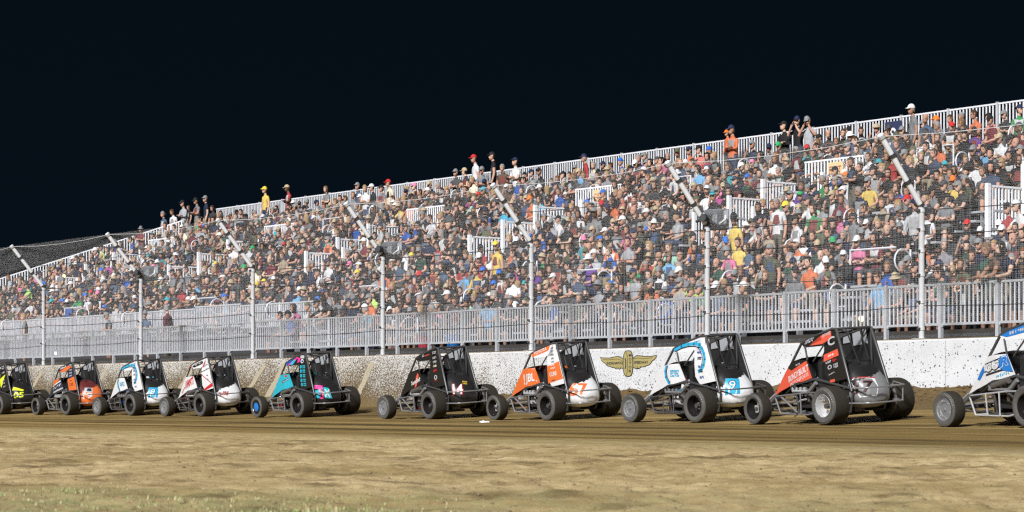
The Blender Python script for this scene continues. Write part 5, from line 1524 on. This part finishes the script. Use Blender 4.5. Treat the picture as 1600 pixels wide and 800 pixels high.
def art_bundy():
    def hood(mb):
        decal(mb, [(1.66, .45), (1.38, .74), (1.21, .90), (1.09, .86), (.67, 1.015), (.55, .74), (.80, .68), (1.02, .66), (1.19, .60), (1.44, .53)], P_('red orange'), 1)
        dtext(mb, None, .95, .93, .12, .035, 12, P_('silver'), seed=3)
        dtext(mb, 'BUNDYBUILT', 1.19, .665, .60, .105, 19, P_('white'), bold=.02); dtext(mb, 'MOTORSPORTS', 1.14, .60, .54, .06, 19, P_('white'))
    def vis(mb):
        decal(mb, [(.60, 1.255), (.30, 1.34), (.34, 1.40), (.07, 1.475), (.06, 1.36), (.28, 1.275)], P_('red orange'), 1)
        dtext(mb, None, .72, 1.27, .22, .035, 15, P_('silver'), rows=1, seed=8); dtext(mb, None, .70, 1.31, .22, .035, 15, P_('silver'), rows=1, seed=9)
        dtext(mb, None, .28, 1.365, .20, .06, 16, P_('silver'), rows=2, seed=10)
    def sail(mb):
        decal(mb, [(.235, 1.10), (-.10, 1.19), (-.135, 1.09), (.235, .99)], P_('red orange'), 1); dtext(mb, None, .12, 1.06, .14, .04, 14, P_('white'), seed=12)
        dtext(mb, 'C', .14, 1.23, .17, .14, 12, P_('silver'), bold=.03)
        dtext(mb, None, .18, .95, .14, .05, 12, P_('silver'), seed=14); dtext(mb, None, .02, .98, .12, .05, 12, P_('red'), seed=15)
        dtext(mb, 'O', .14, .86, .11, .07, 12, P_('silver'), bold=.03); dtext(mb, None, -.01, .88, .11, .08, 12, P_('silver'), rows=2, seed=17); dtext(mb, None, .12, .77, .16, .025, 18, P_('silver'), seed=18)
        decal(mb, [(.10, .66), (-.02, .675), (-.02, .72), (.10, .70)], P_('red orange'), 1)
    def tank(tp):
        tp([(-.24, .04), (.16, .04), (.20, -.10), (.17, -.27), (-.10, -.27), (-.16, -.14)], [(0, 1, 2, 3, 4, 5)], P_('white'), .003, 5)
        tp([(-.26, .045), (.17, .045), (.17, .06), (-.26, .06)], [(0, 1, 2, 3)], P_('red'), .003, 4)
        vs, fs = text_mesh('17', shear=.12, bold=.03); tp([(-.17+a*.30, -.21+b*.20) for a, b in vs], fs, P_('maroon'), .004)
        vs, fs = text_mesh('17', shear=.12); tp([(-.155+a*.27, -.195+b*.17) for a, b in vs], fs, P_('black'), .007)
    return dict(hood_art=hood, visor_art=vis, sail_art=sail, tank_art=tank)
def art_jbl():
    def hood(mb):
        dtext(mb, 'JBL', .985, .70, .32, .21, 5, P_('white'), bold=.03); dtext(mb, '!', 1.07, .70, .045, .21, 5, P_('white'), bold=.03); dtext(mb, '.', .62, .76, .03, .03, 5, P_('white'), bold=.03)
        dtext(mb, None, .74, 1.0, .09, .02, 2, P_('white'), seed=2)
    def vis(mb):
        decal(mb, [(.80, 1.285), (.62, 1.362), (.16, 1.462), (.20, 1.37), (.30, 1.34), (.74, 1.245)], P_('orange'), 1); dtext(mb, 'TOYOTA', .69, 1.275, .44, .065, 13, P_('white'), bold=.02)
    def sail(mb):
        decal(mb, [(.225, 1.06), (-.165, 1.15), (-.285, .815), (.22, .72)], P_('orange'), 1)
        for k, z in enumerate((1.43, 1.37, 1.30, 1.23, 1.165)): dtext(mb, None, .13-(1.43-z)*.16, z-.045, .09, .04, 8, P_('grey'), seed=30+k)
        dtext(mb, None, .12, 1.055, .14, .04, 8, P_('white'), seed=41); dtext(mb, None, .11, .99, .16, .04, 8, P_('white'), seed=42); dtext(mb, 'CURB', .15, .85, .24, .085, 8, P_('white'), bold=.02); dtext(mb, None, .09, .76, .12, .03, 8, P_('navy'), seed=44)
    def tank(tp):
        vs, fs = text_mesh('67', bold=.03); tp([(-.19+a*.36, -.22+b*.26) for a, b in vs], fs, P_('orange'), .004)
    return dict(hood_art=hood, visor_art=vis, sail_art=sail, tank_art=tank)
def art_black():
    def hood(mb):
        decal(mb, [(.88, .66), (.80, .70), (.69, .94), (.73, .985), (.80, .90)], P_('red orange'), 1)
        dtext(mb, 'TeamSoft', 1.03, .70, .42, .095, 16, P_('white'), shear=.3, bold=.02)
    def vis(mb): dtext(mb, None, .56, 1.31, .07, .06, 10, P_('silver'), rows=2, seed=6); dtext(mb, None, .47, 1.325, .20, .03, 10, P_('red orange'), seed=7)
    def sail(mb):
        for k, z in enumerate((1.44, 1.335, 1.245, 1.16, 1.06)): dtext(mb, None, .15-(1.44-z)*.16, z-.07, .14, .06, 8, P_('silver') if k < 3 else (P_('cream') if k == 3 else P_('red')), rows=1+(k == 0), seed=60+k)
        dtext(mb, 'O', .07, .83, .12, .10, 4, P_('silver'), bold=.04); dtext(mb, None, .06, .80, .12, .03, 4, P_('red'), seed=71)
    def tank(tp):
        vs, fs = text_mesh('14', bold=.05); tp([(-.12+a*.24, -.20+b*.26) for a, b in vs], fs, P_('red'), .004)
        vs, fs = text_mesh('14', bold=.015); tp([(-.105+a*.21, -.185+b*.235) for a, b in vs], fs, P_('white'), .007)
        vs, fs = scribble(5, 2); tp([(.10+a*.10, .05+b*.10) for a, b in vs], fs, P_('gold'), .004)
    return dict(hood_art=hood, visor_art=vis, sail_art=sail, tank_art=tank)
def art_turq():
    def hood(mb): dtext(mb, None, 1.03, .80, .38, .06, 16, P_('navy'), seed=80); dtext(mb, None, 1.02, .805, .38, .035, 16, P_('silver'), 3, seed=81); decal(mb, quad(.86, .97, .74, 1.01), P_('red'), 1); decal(mb, [(.66, 1.035), (.50, .74), (.62, .72), (.74, .80)], P_('black'), 2) if False else None
    def vis(mb):
        decal(mb, [(.82, 1.29), (.62, 1.365), (.36, 1.425), (.44, 1.33), (.74, 1.235)], P_('deepblue'), 1); decal(mb, [(.74, 1.235), (.70, 1.23), (.24, 1.42), (.30, 1.44)], P_('pink'), 2); decal(mb, [(.30, 1.30), (.20, 1.31), (.16, 1.42), (.26, 1.41)], P_('pink'), 2); decal(mb, [(.62, 1.26), (.50, 1.25), (.36, 1.36), (.46, 1.37)], P_('turquoise'), 3)
    def sail(mb):
        decal(mb, quad(.17, 1.40, .0, 1.47), P_('silver'), 1); dtext(mb, 'O', .15, 1.28, .13, .10, 4, P_('white'), bold=.08); dtext(mb, None, .12, 1.30, .08, .06, 4, P_('deepblue'), 3, seed=91)
        for k, z in enumerate((1.24, 1.14, 1.03, .92, .82)):
            x = .16-(1.24-z)*.10
            dtext(mb, 'O', x+.02, z-.085, .085, .085, 4, P_('turquoise'), bold=.12); decal(mb, quad(x-.09, z-.075, x-.20, z-.005), P_('turquoise'), 1); dtext(mb, None, x-.10, z-.06, .09, .035, 4, P_('navy'), 3, seed=95+k)
    def tank(tp):
        tp([(-.08, -.26), (.0, -.26), (-.02, .06), (-.22, .10), (-.24, .02), (-.10, -.02)], [(0, 1, 2, 3, 4, 5)], P_('pink'), .004, 3); tp([(.02, -.26), (.20, -.26), (.12, .0), (.0, .02)], [(0, 1, 2, 3)], P_('turquoise'), .003, 4); tp([(-.26, -.02), (-.10, -.06), (-.10, -.24), (-.2, -.2)], [(0, 1, 2, 3)], P_('turquoise'), .003, 4)
        vs, fs = text_mesh('X', shear=-.1, bold=.02); tp([(.02+a*.14, -.24+b*.20) for a, b in vs], fs, P_('cream'), .008)
    return dict(hood_art=hood, visor_art=vis, sail_art=sail, tank_art=tank)
def art_avanti():
    def hood(mb):
        dtext(mb, 'AVANTI', 1.14, .70, .50, .20, 15, P_('red'), shear=.1, bold=.03); decal(mb, [(.70, 1.03), (.66, 1.02), (1.0, .82), (1.04, .83)], P_('red'), 1); decal(mb, [(1.40, .60), (1.38, .58), (1.18, .74), (1.20, .76)], P_('red'), 1)
    def vis(mb):
        decal(mb, [(.74, 1.275), (.60, 1.345), (.22, 1.43), (.18, 1.36), (.30, 1.325), (.62, 1.255)], P_('black'), 1); dtext(mb, None, .60, 1.285, .34, .06, 12, P_('silver'), seed=101)
        decal(mb, [(.80, 1.29), (.76, 1.30), (.70, 1.23), (.74, 1.22)], P_('red'), 1); decal(mb, [(.10, 1.40), (.06, 1.42), (.14, 1.27), (.22, 1.255)], P_('red'), 1)
    def sail(mb):
        for k, z in enumerate((1.35, 1.24, 1.08, .98)): dtext(mb, None, .04-(1.35-z)*.16, z-.05, .09, .04, 4, P_('grey'), seed=110+k)
        decal(mb, [(.24, 1.15), (.24, 1.13), (-.12, 1.22), (-.115, 1.24)], P_('navy'), 1); decal(mb, [(.235, 1.08), (.23, 1.05), (-.24, .84), (-.235, .87)], P_('red'), 1); decal(mb, [(.16, .70), (.10, .66), (-.31, .77), (-.27, .86)], P_('red'), 1)
    def tank(tp):
        vs, fs = scribble(7, 1); tp([(-.14+a*.24, -.18+b*.13) for a, b in vs], fs, P_('maroon'), .004); vs, fs = text_mesh('1W', shear=.1); tp([(-.10+a*.22, -.20+b*.13) for a, b in vs], fs, P_('red'), .007)
    return dict(hood_art=hood, visor_art=vis, sail_art=sail, tank_art=tank)
def art_orange():
    def hood(mb):
        decal(mb, [(1.20, .88), (1.09, 1.0), (.98, 1.02), (.70, 1.033), (.72, 1.02), (1.16, .83)], P_('orange'), 1)
        decal(mb, [(1.24, .80), (1.22, .84), (.66, 1.00), (.64, .97)], P_('white'), 1); decal(mb, [(1.20, .62), (1.22, .66), (.56, .80), (.53, .76)], P_('silver'), 1)
        dtext(mb, None, 1.21, .70, .58, .09, 14, P_('silver'), rows=1, seed=121)
    def vis(mb):
        decal(mb, [(.76, 1.235), (.20, 1.42), (.06, 1.40), (.06, 1.36), (.28, 1.275), (.40, 1.245)], P_('orange'), 1); dtext(mb, None, .66, 1.30, .34, .06, 13, P_('white'), 2, seed=122); decal(mb, quad(.68, 1.29, .60, 1.35), P_('red'), 1)
    def sail(mb):
        for k, z in enumerate((1.45, 1.31, 1.23, 1.15)): dtext(mb, None, .16-(1.45-z)*.16, z-.06, .15, .055, 8, P_('silver'), seed=130+k)
        decal(mb, [(.23, 1.02), (-.165, 1.10), (-.31, .73), (.18, .70)], P_('orange'), 1); dtext(mb, None, .10, .96, .16, .03, 6, P_('navy'), seed=138); dtext(mb, 'CURB', .13, .82, .24, .09, 6, P_('maroon'))
        decal(mb, quad(.16, 1.36, -.02, 1.39), P_('orange'), 1)
    def tank(tp):
        tp([(-.08, -.06), (.16, -.06), (.15, .10), (-.06, .10)], [(0, 1, 2, 3)], P_('silver'), .003, 4); tp([(.0, -.02), (.13, -.02), (.12, .08), (.02, .08)], [(0, 1, 2, 3)], P_('navy'), .005, 4)
        vs, fs = text_mesh('19', bold=.02); tp([(-.12+a*.28, -.24+b*.17) for a, b in vs], fs, P_('white'), .006)
    return dict(hood_art=hood, visor_art=vis, sail_art=sail, tank_art=tank)
def art_yellow():
    def sail(mb):
        decal(mb, [(.235, 1.06), (-.08, 1.20), (-.02, 1.10), (.10, .90), (.18, .80), (.22, .86)], P_('yellow'), 1)
        for k, z in enumerate((1.46, 1.40, 1.28, 1.05, .96, .86)): dtext(mb, None, .15-(1.46-z)*.16, z-.06, .16, .05, 10, P_('silver'), seed=140+k)
    def tank(tp):
        tp([(-.2, .05), (.12, .0), (.14, .06), (-.16, .16)], [(0, 1, 2, 3)], P_('yellow'), .003, 4); vs, fs = text_mesh('05', bold=.03, shear=.1); tp([(-.16+a*.30, -.21+b*.18) for a, b in vs], fs, P_('yellow'), .006)
    def vis(mb): dtext(mb, None, .5, 1.30, .34, .07, 12, P_('silver'), rows=2, seed=150)
    def hood(mb): dtext(mb, None, 1.0, .76, .4, .10, 14, P_('yellow'), rows=2, seed=151)
    return dict(hood_art=hood, visor_art=vis, sail_art=sail, tank_art=tank)
def art_gsr():
    def hood(mb):
        decal(mb, [(1.40, .67), (1.33, .76), (1.22, .87), (1.20, .78), (1.33, .66)], P_('blue'), 1)
        decal(mb, [(1.20, .77), (1.17, .90), (.64, 1.02), (.60, .93), (.575, .885)], P_('navy'), 1); decal(mb, [(1.185, .79), (1.16, .885), (.66, 1.00), (.62, .90)], P_('white'), 2)
        decal(mb, [(.84, .86), (.80, 1.0), (.64, 1.025), (.52, .78), (.74, .80)], P_('blue'), 3)
        dtext(mb, 'G', 1.15, .765, .17, .135, 12, P_('navy'), 4, shear=.2, bold=.05); dtext(mb, 'S', .965, .80, .16, .135, 12, P_('navy'), 4, shear=.2, bold=.05); dtext(mb, 'R', .795, .84, .19, .15, 12, P_('white'), 4, shear=.2, bold=.05)
        dtext(mb, 'G', 1.145, .775, .16, .115, 12, P_('white'), 5, shear=.2, bold=.03); dtext(mb, 'S', .96, .81, .15, .115, 12, P_('white'), 5, shear=.2, bold=.03); dtext(mb, 'R', .79, .85, .175, .13, 12, P_('blue'), 5, shear=.2, bold=.03)
        decal(mb, [(1.17, .72), (1.17, .75), (.60, .855), (.59, .825)], P_('navy'), 1); dtext(mb, None, .90, .70, .3, .05, 10, P_('sky'), seed=160)
    def vis(mb): decal(mb, [(.83, 1.30), (.62, 1.37), (.06, 1.49), (.06, 1.36), (.66, 1.27)], P_('blue'), 1); dtext(mb, None, .6, 1.30, .4, .05, 10, P_('silver'), seed=161)
    def sail(mb): decal(mb, quad(.22, .75, -.25, 1.0), P_('blue'), 1)
    def tank(tp): vs, fs = text_mesh('1', bold=.03); tp([(-.10+a*.14, -.2+b*.25) for a, b in vs], fs, P_('blue'), .005)
    return dict(hood_art=hood, visor_art=vis, sail_art=sail, tank_art=tank)

CARS = [
 dict(seed=1, lr=-3, fl=-52, Z=69.0, heading=41, label='black and fluorescent yellow midget race car at the far end of the line', hood='black', visor='black', sail='black', tank='black', tank_top='black', accent='yellow', front='disc', **art_yellow(), driver='driver in black suit inside the black and yellow race car', suit='black'),
 dict(seed=3, lr=102, fl=54, Z=65.8, label='orange and black midget race car with orange tail tank and striped nose', hood='navy', visor='navy', sail='navy', tank='orange', tank_top='maroon', accent='orange', front='black', redge='orange', **art_orange(), driver='driver in white suit inside the orange and black race car', suit='white', helmet='white'),
 dict(seed=2, lr=203, fl=150, Z=62.8, label='white midget race car with blue swoosh, far one of two alike, behind white-red car', hood='white', visor='white', sail='white', tank='white', tank_top='black', accent='sky', front='disc', nerf='dark', **art_swoosh(200), driver='driver in blue suit inside the far white and blue race car', suit='deepblue'),
 dict(seed=7, lr=312, fl=255, Z=58.7, label='white midget race car with red AVANTI lettering on its nose', hood='white', visor='white', sail='white', tank='white', tank_top='black', accent='red', front='disc', nerf='dark', **art_avanti(), driver='driver in grey suit inside the white and red race car', suit='silver'),
 dict(seed=4, lr=464, fl=399, Z=54.5, label='turquoise and black midget race car with pink flashes and blue front wheel disc', hood='turquoise', visor='black', sail='black', tank='black', tank_top='black', accent='pink', front='bluedisc', **art_turq(), driver='driver in black suit inside the turquoise race car', suit='black'),
 dict(seed=5, lr=669, fl=597, Z=48.6, label='all black midget race car with white number fourteen on its tail', hood='black', visor='black', sail='black', tank='black', tank_top='black', accent='red', front='disc', **art_black(), driver='driver in dark suit inside the all black race car', suit='black', helmet='silver'),
 dict(seed=9, lr=853, fl=769, Z=44.6, label='orange and white midget race car with JBL lettering on its orange nose', hood='orange', visor='white', sail='white', tank='white', tank_top='black', accent='orange', front='black', redge='orange', **art_jbl(), driver='driver in white suit inside the orange and white race car', suit='white', helmet='black'),
 dict(seed=6, lr=1085, fl=982, Z=40.0, label='white midget race car with blue swoosh passing in front of the winged wall emblem', hood='white', visor='white', sail='white', tank='white', tank_top='black', accent='sky', front='disc', nerf='dark', **art_swoosh(240), driver='driver with red glove and black helmet inside the blue swoosh race car', suit='white', glove='red', helmet='black'),
 dict(seed=11, lr=1287, fl=1175, Z=36.2, label='black and red midget race car with BUNDYBUILT lettering and a gold rear hub', hood='black', visor='black', sail='black', tank='grey', tank_top='black', accent='deepblue', front='black', rear='chrome', **art_bundy(), driver='driver in black suit inside the black and red race car', suit='black'),
 dict(seed=8, lr=1604, fl=1473, Z=31.9, label='white and blue midget race car with GSR on its nose, leading the camera end', hood='white', visor='white', sail='white', tank='white', tank_top='black', accent='sky', front='disc', nerf='chrome', rvisor=True, **art_gsr(), driver='driver inside the white and blue GSR race car', suit='black'),
]
for sp in CARS: build_car(sp)

# ------------------------------------------------------------------ small things
mb = MB(); lx = (757-800)/F*41.5; rr = random.Random(4); secs = []
for i in range(6):
    t = i/5; secs.append([(lx-.09+.18*t, 41.4+math.cos(a)*.03*(1-abs(t-.4))*rr.uniform(.6, 1.2), .022+math.sin(a)*.028*(1-abs(t-.4))*rr.uniform(.6, 1.2)) for a in [2*math.pi*j/7 for j in range(7)]])
mb.loft(secs, pmat); o = mb.build('litter'); tag(o, 'crumpled white plastic scrap lying on the dirt in front of the orange and white car', 'litter')
def bucket(px, py, col, lab):
    u = u_at(px, 2.75); p = W(u, 2.75, 1.72); mb = MB()
    mb.loft([[(math.cos(a)*r, math.sin(a)*r, z) for a in [2*math.pi*j/14 for j in range(14)]] for r, z in ((.15, 0), (.18, .40), (.195, .40), (.195, .43), (.17, .43), (.16, .30))], pm('plastic_'+col, {'blue': (.01, .16, .50), 'red': (.5, .05, .08)}[col], .45)); mb.tube([(-.19, 0, .41), (-.12, .06, .50), (.12, .06, .50), (.19, 0, .41)], .008, steel, 5)
    o = mb.build('bucket', None, loc=p); tag(o, lab, 'bucket')
bucket(708, 530, 'blue', 'blue plastic bucket standing behind the white rail above the black race car'); bucket(663, 530, 'red', 'red plastic bucket behind the white rail above the black race car')
def bulb(px, py, d, col, lab):
    u = u_at(px, d); p = W(u, d, z_at(py, u, d)); m = emit_mat('lit_'+lab.split()[0], col, 5.0); root = empty('lamp', p); tag(root, lab, 'lamp')
    mb = MB(); mb.loft([[(math.cos(a)*r, math.sin(a)*r, z) for a in [2*math.pi*j/10 for j in range(10)]] for r, z in ((.01, -.06), (.045, -.035), (.06, 0), (.045, .035), (.01, .06))], m); mb.build('bulb', root)
    mb = MB(); mb.tube([(0, 0, .05), (0, .03, .10), (0, .12, .12)], .02, dkst, 6); mb.build('bracket', root)
bulb(1346, 498, 2.6, (1.0, .62, .22), 'warm lamp glowing behind the guard rail above the red and black car')
bulb(100, 431, 9.0, (1.0, .55, .15), 'amber lamp glowing at the farthest stand portal'.replace('farthest', 'last'))
bulb(87, 552, 2.6, (.55, .5, 1.0), 'bluish lamp glowing behind the guard rail above the orange and black car')
